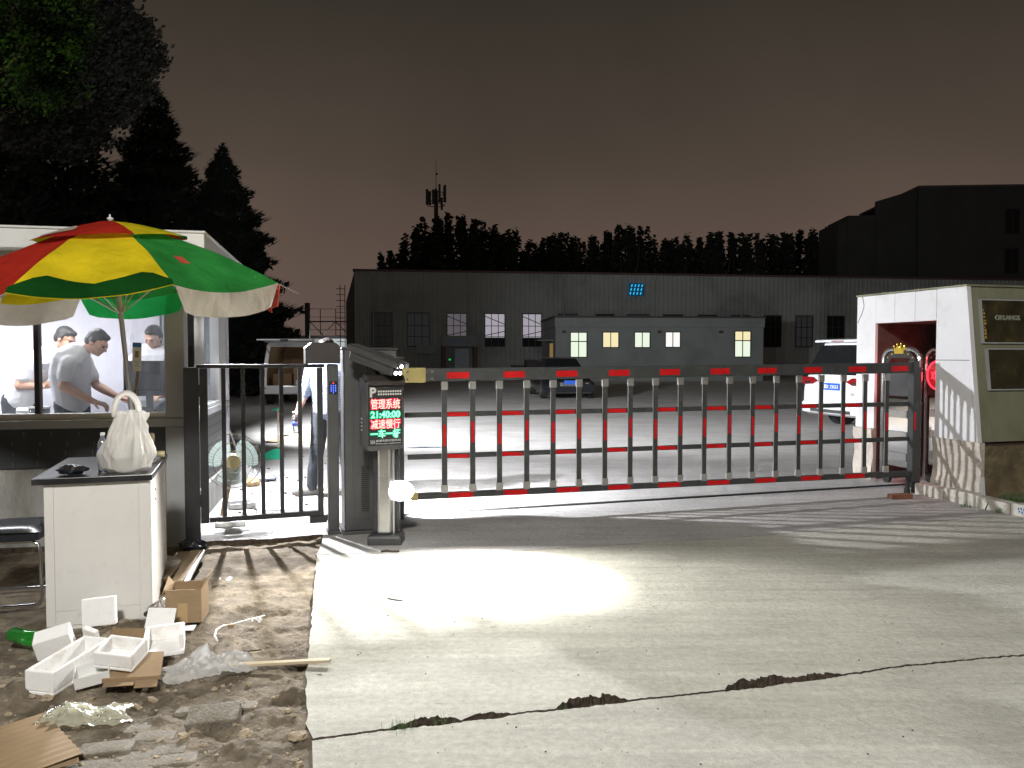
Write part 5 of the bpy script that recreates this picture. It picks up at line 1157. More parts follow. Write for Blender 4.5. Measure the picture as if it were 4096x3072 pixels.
p = G(640, 2450); bottle('drink_bottle', 'empty clear bottle lying between the counter and the brown box', 'bottle_clear', (p.x, p.y+.10, .035), (R(92), 0, R(-8)), .22, .036, 'frame_dark')
p = G(60, 2575); bottle('drink_bottle', 'green plastic bottle lying on the dirt left of the foam', 'bottle_green', (p.x-.05, p.y+.06, .03), (R(88), 0, R(62)), .27, .042, 'plastic_green', 'bag_haze' if False else None)
# plastic film
def film_heap(name, label, mat, loc, rz, sx, sy, sz, seed, n=46):
    m_ = MB(); rows = []
    for j in range(n+1):
        v = j/n*2-1; row = []
        for i in range(n+1):
            u = i/n*2-1; q = Vector((u*2.3, v*2.3, seed)); e_ = max(0, 1-(u*u+v*v)**.9*.75)
            z = sz*e_*(.35+.9*noise.noise(q*.7)+abs(noise.noise(q))*1.1+.35*abs(noise.noise(q*2.3)))+.010*noise.noise(q*4)+.012
            k = 1+.22*noise.noise(Vector((u*1.4, v*1.4, seed+9)))
            row.append((u*sx*k+.02*noise.noise(q*2), v*sy*k+.02*noise.noise(q*2+V(5, 0, 0)), z))
        rows.append(row)
    m_.sheet(rows); return tag(m_.obj(name, mat, smooth=True, loc=loc, rot=(0, 0, rz)), label, 'plastic film')
p = G(800, 2690); film_heap('plastic_bag', 'crumpled clear plastic bag lying on the dirt beside the wooden strip', 'bag_clear', (p.x+.02, p.y+.05, -.015), R(28), .20, .12, .10, 3)
p = G(275, 2880); film_heap('plastic_sheet', 'crumpled yellowish plastic film in front of the foam', 'bag_haze', (p.x+.02, p.y+.03, -.02), R(20), .20, .095, .065, 12)
a_, b_ = G(905, 2662, .0), G(1322, 2640, .03)
m_ = MB(); m_.bar(a_, b_, .035, .014); tag(m_.obj('wooden_strip', 'wood', bevel=.002), 'pale wooden strip reaching from the dirt onto the concrete', 'wood strip')
a_, b_ = G(925, 2618, .03), G(1048, 2603, .035)
m_ = MB(); m_.bar(a_, b_, .016, .014); tag(m_.obj('metal_bar', 'chrome', bevel=.002), 'short shiny metal bar beside the clear plastic bag', 'metal bar')
m_ = MB(); pts = [G(x, y, .012) for x, y in [(870, 2565), (858, 2545), (866, 2520), (890, 2505), (940, 2495), (1000, 2478), (1060, 2462)]]
m_.tube(pts, .006, 8); tag(m_.obj('bent_pipe', 'plastic_white', smooth=True), 'bent pale tube curling over the dirt behind the clear bag', 'tube')
p = G(923, 2512); m_ = MB(); m_.box(-.015, .015, -.012, .012, 0, .022); tag(m_.obj('wood_chip', 'carton', bevel=.002, loc=(p.x, p.y, .0), rot=(0, 0, R(20))), 'small block of raw wood by the bent tube', 'wood')
for px, py, w_, d, rz, lab in [(1025, 2488, .06, .05, 30, 'folded white paper scrap in front of the slab edge'), (905, 2322, .085, .035, 12, 'white paper strip behind the brown box'), (1290, 2665, .0, .0, 0, '')]:
    if not w_: continue
    p = G(px, py); m_ = MB(); m_.sheet([[(w_*(i/5-.5), d*(j/3-.5), .012+.012*math.sin(i*1.3+j)) for i in range(6)] for j in range(4)])
    o = tag(m_.obj('paper_scrap', 'plastic_white', loc=(p.x, p.y, .0), rot=(0, 0, R(rz))), lab, 'paper')
t = thing('ribbed_cardboard', 'ribbed brown cardboard sheet at the bottom left corner', 'cardboard', G(115, 3000)+V(0, 0, .012), R(17))
m_ = MB(); rows = [[(-.28+i*.0085, y, .0045*math.sin(i*1.1)+(.006 if y > 0 else 0)) for i in range(60)] for y in (-.17, 0, .13)]
m_.sheet(rows); o = m_.obj('ribbed_sheet', 'carton', t, smooth=True); o.rotation_euler = (0, 0, R(-62)); o.modifiers.new('t', 'SOLIDIFY').thickness = .003
m_ = MB(); m_.box(.03, .16, -.22, -.12, .0, .005); m_.obj('torn_piece', 'carton', t, rot=(R(3), 0, R(15)))
# planks by the gate post
for (x0, y0, x1, y1, mat, wd, lab) in [(700, 2330, 790, 2205, 'wood_dark', .10, 'brown plank lying between the counter and the gate post'), (745, 2330, 812, 2205, 'plastic_white', .03, 'thin white batten lying beside the brown plank'), (672, 2320, 735, 2212, 'wood_dark', .07, 'darker plank nearest the counter side')]:
    a_, b_ = G(x0, y0, .03), G(x1, y1, .03); m_ = MB(); m_.bar(a_, b_, wd, .022); tag(m_.obj('plank', mat, bevel=.003), lab, 'plank')
p = G(1578, 2400); m_ = MB(); m_.prism([(-.05, .02), (-.01, -.004), (.045, -.03), (.055, -.024), (.05, -.012), (-.005, .012), (-.045, .03)], 0, .006); tag(m_.obj('plastic_piece', 'dark_grey', bevel=.001, loc=(p.x, p.y, .001)), 'small dark plastic strip on the floodlit concrete', 'scrap')
p = G(1560, 2210); m_ = MB(); m_.tube([(-.07, 0, .008), (-.03, .012, .012), (.02, .0, .01), (.07, .015, .008)], .009, 6); tag(m_.obj('twig', 'bark', loc=(p.x, p.y, 0)), 'dark twig on the concrete in front of the reader base', 'twig')

# ------------------------------------------------------------------ behind the gate: fan, broom, dustpan, litter
f0 = Vector(((880-2048)/3200*7.15, 7.15, 0)); fn = thing('electric_fan', 'old standing fan with mint blades and a yellow hub behind the swing gate', 'fan', f0, R(20))
FC = V(.10, -.02, .585)
cage = MB(); 
for rad, y in ((.245, 0), (.245, .02), (.17, -.045), (.10, -.062)): cage.tube([FC+V(rad*math.cos(a), y, rad*math.sin(a)) for a in [2*math.pi*i/32 for i in range(33)]], .003, 5)
for i in range(44):
    a = 2*math.pi*i/44; c_, s_ = math.cos(a), math.sin(a)
    cage.tube([FC+V(.245*c_, 0, .245*s_), FC+V(.17*c_, -.045, .17*s_), FC+V(.05*c_, -.068, .05*s_)], .0014, 4)
cage.obj('cage', 'steel', fn)
for k in range(3):
    m_ = MB(); rows = []
    for j in range(8):
        r_ = .05+.165*j/7; row = []
        for i in range(9):
            a = 2.094*k+.5+(i/8-.5)*(1.35+.35*math.sin(math.pi*j/7)); row.append(FC+V(r_*math.cos(a), .005+.03*(i/8-.5), r_*math.sin(a)))
        rows.append(row)
    m_.sheet(rows); m_.obj('blade', 'mint', fn, smooth=True)
m_ = MB(); m_.cyl(FC+V(0, -.075, 0), FC+V(0, -.06, 0), .062, n=20); hb_ = m_.obj('hub_badge', 'cream', fn)
m_ = MB(); m_.cyl(FC+V(0, .03, 0), FC+V(0, .18, 0), .06, .05, n=16); m_.obj('motor', 'plastic_white', fn)
m_ = MB(); m_.bar((.0, .09, .03), (.09, .09, .56), .06, .05); m_.obj('stem', 'wood_dark', fn, bevel=.005)
m_ = MB(); m_.box(-.06, .20, -.08, .20, 0, .05); m_.obj('base', 'plastic_white', fn, bevel=.012)
a_, b_ = at(905, 1690, 9.15), G(975, 1872)
m_ = MB(); m_.cyl(a_, b_, .014, n=8); tag(m_.obj('white_pole', 'plastic_white'), 'thin white pole leaning on the booth corner behind the fan', 'pole')
d0 = G(1090, 1836); t = thing('dustpan', 'green long-handled dustpan standing in the yard behind the gate bars', 'dustpan', d0, 0)
k_ = d0.y/3200
m_ = MB(); m_.prism_xz([(-.17, 0), (.13, 0), (.13, .14), (.06, .16), (-.08, .11)], -.05, .15); m_.obj('pan', 'plastic_green', t, bevel=.01)
m_ = MB(); m_.cyl((.07, .05, .15), (.075, .05, .205*k_*3200/3.4*.0+.74), .010, n=8); m_.obj('handle', 'wood', t)
m_ = MB(); m_.cyl((.0, .05, .72), (.13, .05, .75), .016, n=8); m_.obj('grip', 'plastic_green', t)
for px, py, w_, d, h, rz, mat, nm, lab in [(985, 1808, .34, .16, .11, -6, 'foam', 'foam_sheet', 'pale board lying on the yard right of the fan'), (905, 1878, .22, .05, .12, 5, 'foam', 'foam_block', 'white block standing behind the fan'), (1010, 1828, .12, .06, .03, 20, 'tail_red', 'red_packet', 'small red packet by the pale board'), (1105, 2040, .22, .12, .012, 15, 'plastic_white', 'paper_sheet', 'pale flat sheet on the floor right of the fan')]:
    p = G(px, py); m_ = MB(); m_.box(-w_/2, w_/2, -d/2, d/2, 0, h); tag(m_.obj(nm, mat, bevel=.004, loc=(p.x, p.y, .004), rot=(0, 0, R(rz))), lab, 'litter')
p = G(990, 1920); film_heap('plastic_bag', 'clear water jug bag on the floor beside the fan', 'bag_clear', (p.x, p.y, 0), 0, .12, .12, .22, 21, 30)
p = G(1010, 1945); m_ = MB(); crumple(m_, (0, 0, .05), (.10, .07, .06), 24, .4, 4, 17, keep=-.05); tag(m_.obj('snack_bag', 'tape', smooth=True, loc=(p.x, p.y, .0)), 'orange and blue snack bag in the yard beside the fan', 'litter')
p = G(1050, 1925); m_ = MB(); crumple(m_, (0, 0, .04), (.18, .1, .045), 24, .4, 4, 27, keep=-.04); tag(m_.obj('rag', 'interior_grey', smooth=True, loc=(p.x, p.y, .0)), 'flattened grey litter behind the gate bars', 'litter')
p = G(1690, 1790); film_heap('plastic_scrap', 'flat scrap of plastic lying in the yard behind the boom', 'interior_grey', (p.x, p.y, .002), R(5), .28, .10, .05, 31, 24)
p = G(860, 2040); m_ = MB(); m_.box(-.12, .14, -.1, .1, .002, .06); tag(m_.obj('flat_tool', 'steel', bevel=.01, loc=(p.x+.22, p.y+.1, 0), rot=(0, 0, R(25))), 'flat grey metal part lying by the foot of the fan', 'metal part')
p = G(1275, 1760); m_ = MB(); rows = []
for j in range(14):
    rows.append([(p.x-.9+1.8*i/22, p.y-.5+1.4*j/13, max(0, .28*math.exp(-(((i-11)/6)**2+((j-7)/4)**2))*(1+.4*nz(i, j, .6))-.01)) for i in range(23)])
m_.sheet(rows); tag(m_.obj('sand_heap', 'sand', smooth=True), 'low heap of sand in the yard behind the walking man', 'sand heap')
# ------------------------------------------------------------------ vehicles
def wheel(t, x, y, r, w_=.2, side=1):
    q = thing_part('wheel', t, x, y, r, w_, side); return q
def thing_part(name, t, x, y, r, w_, side):
    m_ = MB(); m_.cyl((x-w_/2, y, r), (x+w_/2, y, r), r, n=22); o = m_.obj(name, 'tyre', t, bevel=.02)
    m_ = MB(); xo = x+side*(w_/2+.001); m_.cyl((xo, y, r), (xo+side*.012, y, r), r*.62, n=18); m_.obj('rim', 'steel', o); return o
def sec(y, wb, wm, wt, zb, zm, zt, rt=.12):
    h = [(wb, zb), (wm, zb+(zm-zb)*.35), (wm*.995, zm), (wt+(wm-wt)*.25, zm+(zt-zm)*.65), (wt, zt-rt*.55), (wt-rt*.5, zt-rt*.1), (wt-rt*1.3, zt)]
    return [(-x, y, z) for x, z in h]+[(x, y, z) for x, z in h[::-1]]
# white van with its tailgate up
vc_ = at(1163, 1560, 24); vn = thing('cargo_van', 'white cargo van with its tailgate raised, parked in the yard behind the gate', 'van', (vc_.x, 24, 0), R(6))
S0 = [sec(0, .78, .82, .68, .38, 1.0, 1.88), sec(.15, .80, .84, .70, .32, 1.0, 1.90), sec(2.6, .80, .84, .70, .30, 1.0, 1.90), sec(3.1, .80, .83, .60, .30, 1.0, 1.80), sec(3.9, .80, .82, .72, .32, .98, 1.12), sec(4.15, .76, .78, .68, .36, .75, .86)]
m_ = MB(); m_.loft(S0, caps=False); n_ = len(S0[0]); m_.add(S0[-1], [tuple(range(n_))])
inn = [(x*.86, .02, .55 if z < .5 else min(z, 1.76)) for x, y, z in S0[0]]
m_.add(S0[0]+inn, [(k, (k+1) % n_, n_+(k+1) % n_, n_+k) for k in range(n_)])
body = m_.obj('body', 'car_white', vn, smooth='auto')
m_ = MB(); m_.loft([inn, [(x*.98, 2.4, z) for x, y, z in inn]], caps=False); m_.add([(x*.98, 2.4, z) for x, y, z in inn], [tuple(range(n_))]); m_.obj('cargo_lining', 'carton_dark', vn)
m_ = MB(); m_.loft([[(-.72, .02, 1.87), (.72, .02, 1.87), (.72, .02, 1.92), (-.72, .02, 1.92)], [(-.76, -.5, 1.95), (.76, -.5, 1.95), (.76, -.5, 2.0), (-.76, -.5, 2.0)], [(-.80, -.95, 1.93), (.80, -.95, 1.93), (.80, -.95, 1.97), (-.80, -.95, 1.97)]]); tg = m_.obj('tailgate', 'car_white', vn, bevel=.02)
m_ = MB(); m_.box(-.6, .6, -.42, -.08, 1.925, 1.932); m_.obj('tailgate_window', 'dark_glass', tg, rot=(0, 0, 0))
m_ = MB(); m_.box(-.12, .10, -.97, -.952, 1.90, 1.965); m_.obj('latch', 'black_metal', tg)
for s in (-1, 1):
    m_ = MB(); m_.cyl((s*.62, .03, 1.55), (s*.68, -.55, 1.93), .012); m_.obj('gas_strut', 'black_metal', vn)
    m_ = MB(); m_.box(s*.80-.06, s*.80+.04, -.03, .10, .84, 1.13); m_.obj('tail_lamp', 'tail_red', vn, bevel=.02)
    m_ = MB(); m_.box(s*.76-.06, s*.76+.04, -.09, -.082, .50, .54); m_.obj('reflector', 'tail_red', vn)
    for y in (.65, 3.2): thing_part('wheel', vn, s*.72, y, .31, .19, s)
m_ = MB(); m_.box(-.84, .84, -.08, .12, .34, .60); m_.obj('bumper', 'car_white', vn, bevel=.04)
for s in (-1, 1):
    m_ = MB(); m_.box(s*.79-.012 if s > 0 else -.815, s*.79+.025 if s > 0 else -.778, .35, 2.4, 1.12, 1.55); m_.obj('side_window', 'dark_glass', vn)
for x, z, a, b_, h, mat, lab in [(.33, .56, .6, .5, .62, 'carton', 'large cardboard box at the right inside the open van'), (-.30, .56, .55, .45, .38, 'carton_dark', 'dark cardboard box at the left inside the open van')]:
    p = Vector((x, .35, z)); p.rotate(Euler((0, 0, R(6)))); m_ = MB(); m_.box(-a/2, a/2, 0, b_, 0, h); tag(m_.obj('cargo_box', mat, bevel=.006, loc=Vector((vc_.x, 24, 0))+p, rot=(0, 0, R(6))), lab, 'cardboard box')
p = Vector((.22, .12, .62)); p.rotate(Euler((0, 0, R(6)))); m_ = MB(); m_.cyl((0, 0, 0), (0, .3, 0), .10, n=16); tag(m_.obj('white_drum', 'plastic_white', bevel=.01, loc=Vector((vc_.x, 24, 0))+p+V(0, 0, .06)), 'white drum lying at the back edge of the open van', 'drum')
for nm, lc, en in (('added_cargo_fill', (-6.5, 24.9, 1.70), 5), ('added_van_fill', (-7.0, 21.6, 2.7), 26)):  # unseen fill lights added to brighten the van and its cargo
    l = bpy.data.lights.new(nm, 'POINT'); l.energy = en; l.color = (.95, .97, 1); l.shadow_soft_size = .15
    o = bpy.data.objects.new(nm, l); COL.objects.link(o); o.location = lc
# black saloon facing the gate
kc = at(2282, 1560, 27); ks = thing('saloon_car', 'black saloon car facing the gate on the far side of the yard', 'car', (kc.x, 27, 0), R(6))
S1 = [sec(0, .70, .78, .60, .25, .50, .62, .06), sec(.12, .82, .86, .68, .20, .55, .70, .08), sec(.9, .84, .89, .74, .20, .62, .86, .1), sec(1.25, .84, .90, .76, .20, .70, .90, .1), sec(3.9, .84, .90, .76, .20, .70, .98, .1), sec(4.5, .82, .86, .70, .22, .65, .95, .1), sec(4.65, .75, .80, .62, .28, .6, .85, .1)]
m_ = MB(); m_.loft(S1); m_.obj('body', 'car_black', ks, smooth='auto')
cab = [[(-.74, 1.15, .86), (.74, 1.15, .86), (.74, 1.15, .88), (-.74, 1.15, .88)], [(-.66, 1.95, .86), (.66, 1.95, .86), (.56, 1.95, 1.37), (-.56, 1.95, 1.37)], [(-.66, 2.5, .86), (.66, 2.5, .86), (.57, 2.5, 1.42), (-.57, 2.5, 1.42)], [(-.66, 3.3, .86), (.66, 3.3, .86), (.54, 3.3, 1.36), (-.54, 3.3, 1.36)], [(-.7, 4.1, .9), (.7, 4.1, .9), (.66, 4.1, .98), (-.66, 4.1, .98)]]
m_ = MB(); m_.loft(cab); m_.obj('cabin', 'car_black', ks, bevel=.04)
m_ = MB(); m_.add([(-.66, 1.22, .935), (.66, 1.22, .935), (.52, 1.86, 1.335), (-.52, 1.86, 1.335)], [(0, 1, 2, 3)]); m_.obj('windscreen', 'dark_glass', ks, loc=(0, -.035, .03))
for s in (-1, 1):
    m_ = MB(); m_.ball((s*.58, .07, .56), (.16, .08, .07), 12); m_.obj('headlight', 'chrome', ks, smooth=True)
    m_ = MB(); m_.ball((s*.98, 1.55, .98), (.10, .05, .07), 10); m_.obj('mirror', 'car_black', ks, smooth=True)
    for y in (.85, 3.75): thing_part('wheel', ks, s*.80, y, .31, .2, s)
m_ = MB(); m_.box(-.35, .35, -.03, .02, .45, .60); m_.obj('grille', 'chrome', ks, bevel=.02)
m_ = MB(); m_.box(-.22, .22, -.045, -.031, .52, .65); m_.obj('number_plate', 'plate_blue', ks)
# white people carrier seen from behind, turned to the right
u0 = Vector(((3330-2048)/3200*16.5, 16.5, 0)); UZ = R(-72); su = thing('people_carrier', 'white people carrier seen from the rear beside the gatehouse', 'car', u0, UZ)
S2 = [sec(0, .80, .88, .80, .40, .72, .98, .12), sec(.03, .86, .92, .84, .30, .80, 1.06, .08), sec(.10, .86, .93, .80, .26, .9, 1.25, .1), sec(.36, .88, .94, .72, .25, 1.0, 1.80, .14), sec(.55, .88, .94, .70, .25, 1.0, 1.86, .14), sec(3.0, .88, .94, .70, .25, 1.0, 1.86, .14), sec(3.7, .88, .93, .66, .25, 1.0, 1.55, .14), sec(4.2, .86, .92, .72, .27, .95, 1.10, .12), sec(4.8, .80, .84, .70, .32, .7, .90, .1)]
m_ = MB(); m_.loft(S2); m_.obj('body', 'car_white', su, smooth='auto')
m_ = MB(); rows = [[(x*w_, y, z) for x in (-1, -.5, 0, .5, 1)] for w_, y, z in ((.84, .03, 1.12), (.79, .085, 1.30), (.74, .19, 1.52), (.69, .29, 1.73))]
m_.sheet(rows); o = m_.obj('rear_window', 'dark_glass', su); o.modifiers.new('t', 'SOLIDIFY').thickness = .02
m_ = MB(); m_.loft([[(-.70, .52, 1.84), (.70, .52, 1.84), (.70, .52, 1.87), (-.70, .52, 1.87)], [(-.72, .16, 1.79), (.72, .16, 1.79), (.72, .16, 1.845), (-.72, .16, 1.845)], [(-.70, .12, 1.79), (.70, .12, 1.79), (.70, .12, 1.83), (-.70, .12, 1.83)]]); spo = m_.obj('roof_spoiler', 'car_white', su, bevel=.015)
m_ = MB(); m_.box(-.18, .18, .112, .119, 1.80, 1.82); m_.obj('brake_light', 'tail_red', spo)
for s in (-1, 1):
    m_ = MB(); m_.prism_xz([(s*.90, .90), (s*.91, 1.06), (s*.60, 1.06), (s*.42, .98), (s*.60, .91)], -.035, .10); q = m_.obj('tail_lamp', 'tail_red', su, bevel=.01)
    m_ = MB(); m_.box(min(s*.80, s*.62), max(s*.80, s*.62), -.045, -.036, .925, .97); m_.obj('clear_lens', 'chrome', q)
    for y in (.95, 3.9): thing_part('wheel', su, s*.80, y, .35, .23, s)
m_ = MB(); m_.box(-.235, .235, -.036, -.012, .80, .945); npl = m_.obj('number_plate', 'plate_blue', su, bevel=.004)
text('plate_text', '冀R Z95E3', .1, 'plastic_white', npl, Matrix.Translation((0, -.0385, .872)) @ FRONT, width=.42, height=.09, depth=.003, bold=.0015)
text('badge_letters', 'LEC', .06, 'dark_grey', su, Matrix.Translation((.62, -.031, .74)) @ FRONT, width=.12, depth=.006)
m_ = MB(); m_.box(-.90, .90, -.06, .2, .30, .55); m_.obj('bumper', 'car_white', su, bevel=.05)
m_ = MB(); m_.box(-.6, .6, -.064, -.058, .33, .40); m_.obj('bumper_trim', 'dark_grey', su)

# ------------------------------------------------------------------ factory hall and annex
F0 = Vector((-10.2, 52, 0)); FA = R(8.3); fa = thing('factory_hall', 'long low grey factory hall of ribbed sheeting with a row of tall windows', 'factory', F0, FA)
FL, FH = 56, 6.9
def fx(px):                                                    # pixel column -> metres along the hall front
    r = (px-2048)/3200; c_, s_ = math.cos(FA), math.sin(FA); return (F0.y*r-F0.x)/(c_-r*s_)
poly = [(0, 0)]; x = 0
while x < FL:
    poly += [(x+.16, 0), (x+.20, -.05), (x+.28, -.05), (x+.32, 0)]; x += .32
poly += [(FL, 0), (FL, .3), (0, .3)]
m_ = MB(); m_.prism(poly, -.1, FH); m_.obj('front_wall', 'facade', fa)
m_ = MB(); m_.box(0, .3, .301, 18, -.1, FH); m_.box(FL-.3, FL, .301, 18, -.1, FH); m_.obj('end_wall', 'facade', fa)
m_ = MB(); m_.prism_xz([(-.55, -.1), (-.55, 4.9), (0, FH), (0, -.1)], .1, .5); m_.obj('corner_fin', 'roof_dark', fa)
m_ = MB(); m_.prism_yz([(-.15, FH+.001), (-.15, FH+.13), (9, FH+1.0), (18, FH+.13), (18, FH+.001)], -.1, FL+.1); rf_ = m_.obj('roof', 'roof_dark', fa)
m_ = MB(); m_.box(-.1, FL+.1, -.20, -.152, FH, FH+.10); m_.obj('red_gutter', 'red_edge', rf_)
m_ = MB(); m_.box(0, FL, -.085, -.051, 4.62, 4.70); m_.box(0, FL, -.085, -.051, .95, 1.02); m_.obj('flashing', 'facade', fa)
for q in range(9):
    x = 1.2+q*6.3; m_ = MB(); m_.cyl((x, -.12, 0), (x, -.12, FH-.05), .055, n=8); m_.box(x-.12, x+.12, -.22, -.06, FH-.28, FH-.02); m_.obj('downpipe', 'facade', fa)
WZ = (2.50, 4.35)
wins = [(1486, 1570, 'dark_glass'), (1629, 1719, 'lit_hall_dark'), (1787, 1868, 'lit_hall_dim'), (1938, 2020, 'lit_hall'), (2088, 2166, 'lit_hall'), (2231, 2310, 'lit_hall_dark'), (2380, 2455, 'dark_glass'), (2507, 2594, 'lit_hall_dark'), (2648, 2730, 'dark_glass'), (2787, 2865, 'dark_glass'), (2920, 2997, 'dark_glass'), (3051, 3121, 'dark_glass'), (3178, 3246, 'lit_hall_dark'), (3302, 3372, 'dark_glass'), (3430, 3500, 'dark_glass'), (3556, 3620, 'dark_glass')]
for i, (a, b_, gl) in enumerate(wins):
    x0, x1 = fx(a), fx(b_); lit = gl.startswith('lit_hall') and gl != 'lit_hall_dark'
    z0, z1 = (2.0, 4.25)
    m_ = MB(); t_ = .05
    m_.box(x0, x1, -.12, -.052, z1-.07, z1); m_.box(x0, x1, -.12, -.052, z0, z0+.07); m_.box(x0, x0+t_, -.12, -.052, z0+.071, z1-.071); m_.box(x1-t_, x1, -.12, -.052, z0+.071, z1-.071)
    for k in (1, 2): xx = x0+(x1-x0)*k/3; m_.box(xx-.02, xx+.02, -.11, -.06, z0+.071, z1-.071)
    for k in (.30, .62): zz = z0+(z1-z0)*k; m_.box(x0+t_, x1-t_, -.105, -.065, zz-.022, zz+.022)
    if lit: m_.bar((x0, -.058, z1-.2), (x1, -.058, z1-.75), .01, .05); m_.bar((x0, -.058, z0+.75), (x1, -.058, z0+1.05), .01, .05)
    fr_ = m_.obj('window', 'frame_dark', fa)
    m_ = MB(); m_.box(x0+t_, x1-t_, -.056, -.053, z0+.62 if lit else z0+.071, z1-.07); m_.obj('pane', gl, fr_)
    if lit: m_ = MB(); m_.box(x0+t_, x1-t_, -.056, -.053, z0+.07, z0+.618); m_.obj('lower_pane', 'dark_glass', fr_)
# entrance with a sign board
x0, x1 = fx(1764), fx(1905)
m_ = MB(); m_.box(x0, x1, -.9, -.06, 2.02, 2.72); en = m_.obj('entrance_canopy', 'annex', fa)
text('canopy_text', '钢结构加工车间', .4, 'blue_print', en, Matrix.Translation(((x0+x1)/2, -.91, 2.37)) @ FRONT, width=1.45, depth=.01)
m_ = MB(); m_.box(x0, x0+.25, -.85, -.06, 0, 2.019); m_.box(x1-.25, x1, -.85, -.06, 0, 2.019); m_.obj('canopy_pier', 'red_edge', fa)
m_ = MB(); m_.box(x0+.9, x1-.5, -.2, -.06, 0, 1.9); m_.obj('door', 'interior_grey', fa)
m_ = MB(); m_.box(x0+.45, x0+.60, -.86, -.80, 1.12, 1.22); m_.obj('green_lamp', 'led_green', fa)
m_ = MB(); m_.box(fx(1665), fx(1740), -.7, -.06, 1.55, 2.1); m_.obj('outdoor_unit', 'annex', fa)
for q in range(3):
    m_ = MB(); m_.box(x1+2.2+q*.9, x1+2.2+q*.9+.75, -1.6, -.8, 0, .8+.35*(q % 2)); tag(m_.obj('storage_bin', 'roof_dark', bevel=.02, loc=F0, rot=(0, 0, FA)), ['dark bin in front of the hall, nearest the entrance', 'taller dark bin between the entrance and the annex', 'dark bin nearest the annex door'][q], 'bin', 'dark bins before the hall')
# glowing blue dots high on the hall; the panel carrying them is made up
bp_ = thing('blue_dot_grid', 'small made-up grid of glowing blue dots high on the factory wall', 'dot grid', F0+Vector((fx(2540)*math.cos(FA), fx(2540)*math.sin(FA), 0))+V(0, -.3, 5.9), FA)
m_ = MB(); m_.box(-.52, .52, -.03, .03, -.44, .44); m_.obj('panel', 'blue_halo', bp_)  # halo round the dots, built as a faintly glowing board
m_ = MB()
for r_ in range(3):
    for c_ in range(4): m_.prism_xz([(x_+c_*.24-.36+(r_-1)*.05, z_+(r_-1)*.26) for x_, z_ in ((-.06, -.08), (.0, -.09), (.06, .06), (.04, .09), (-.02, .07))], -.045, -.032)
m_.obj('blue_dots', 'blue_glow', bp_)
# annex
N0 = Vector((2.45, 45, 0)); NA = R(4); an = thing('office_annex', 'low flat-roofed grey annex with lit windows in front of the factory hall', 'annex', N0, NA)
def axx(px):
    r = (px-2048)/3200; return (N0.y*r-N0.x)/(math.cos(NA)-r*math.sin(NA))
AW = axx(3052)
m_ = MB(); m_.box(0, AW, 0, .25, -.1, 3.05); m_.obj('front_wall', 'annex', an)
for q in (0, AW-.25):
    m_ = MB(); m_.box(q, q+.25, .251, 7, -.1, 3.05); m_.obj('side_wall', 'annex', an)
m_ = MB(); m_.box(-.05, AW+.05, -.08, 7.05, 3.052, 3.58); pr_ = m_.obj('parapet', 'annex', an, bevel=.01)
m_ = MB(); m_.box(-.12, AW+.12, -.14, 7.1, 3.582, 3.68); m_.obj('roof', 'roof_dark', an)
for a, b_, y0, y1, mt, tall in [(2283, 2345, 1332, 1427, 'lit_green', 1), (2412, 2472, 1331, 1388, 'lit_yellow', 0), (2539, 2597, 1331, 1388, 'lit_green', 0), (2662, 2718, 1330, 1387, 'lit_white', 0), (2939, 2999, 1326, 1426, 'lit_yellow', 1)]:
    x0, x1 = axx(a), axx(b_); z1, z0 = HC+(1415-y0)/3200*45.3, HC+(1415-y1)/3200*45.3
    m_ = MB(); m_.box(x0-.05, x1+.05, -.05, -.001, z0-.05, z0); m_.box(x0-.05, x1+.05, -.05, -.001, z1, z1+.05); m_.box(x0-.05, x0, -.05, -.001, z0, z1); m_.box(x1, x1+.05, -.05, -.001, z0, z1); m_.box((x0+x1)/2-.022, (x0+x1)/2+.022, -.045, -.001, z0, z1)
    if tall: m_.box(x0, x1, -.044, -.001, z0+(z1-z0)*.62, z0+(z1-z0)*.66)
    fr_ = m_.obj('window', 'frame_dark', an)
    if tall:
        m_ = MB(); m_.box(x0, x1, -.012, -.004, z0+(z1-z0)*.66, z1); m_.obj('pane', 'lit_green' if mt == 'lit_green' else 'lit_yellow', fr_)
        m_ = MB(); m_.box(x0, x1, -.012, -.004, z0, z0+(z1-z0)*.62); m_.obj('pane', 'lit_green', fr_)
    else:
        m_ = MB(); m_.box(x0, x1, -.012, -.004, z0, z1); m_.obj('pane', mt, fr_)
m_ = MB(); m_.box(-.03, -.001, 1.2, 2.6, 1.0, 2.15); m_.obj('side_door', 'lit_orange', an)
m_ = MB(); m_.box(-.9, -.001, .9, 3.0, 2.3, 2.36); m_.obj('door_hood', 'annex', an)
for px in (2255, 2636, 2880):
    m_ = MB(); m_.box(axx(px)-.08, axx(px)+.08, -.2, -.001, 2.72, 2.86); m_.obj('wall_lamp', 'roof_dark', an)
# pipe gantry, ladder and pale shed left of the hall
pg = thing('pipe_gantry', 'dark pipe gantry with post, rails and struts left of the factory hall', 'gantry', (-15.3, 60, 0), 0)
m_ = MB(); m_.box(-.16, .16, -.16, .16, 0, 5.35); m_.obj('post', 'frame_dark', pg)
m_ = MB()
for z, th in ((4.9, .03), (4.3, .03), (3.95, .10), (3.35, .03)): m_.box(-1.6 if z == 4.9 else .16, 4.6, -th/2-.01, th/2-.01, z-th/2, z+th/2)
m_.obj('rail', 'frame_dark', pg)
m_ = MB()
for x in (.95, 2.1, 3.2, 4.3): m_.box(x-.025, x+.025, .03, .08, 2.9, 4.92)
m_.obj('upright', 'frame_dark', pg)
m_ = MB()
for x in (.16, 2.1): m_.bar((x, .0, 3.95), (x+1.0, .0, 2.95), .05, .05); m_.bar((x+1.94, .0, 3.95), (x+.94, .0, 2.95), .05, .05)
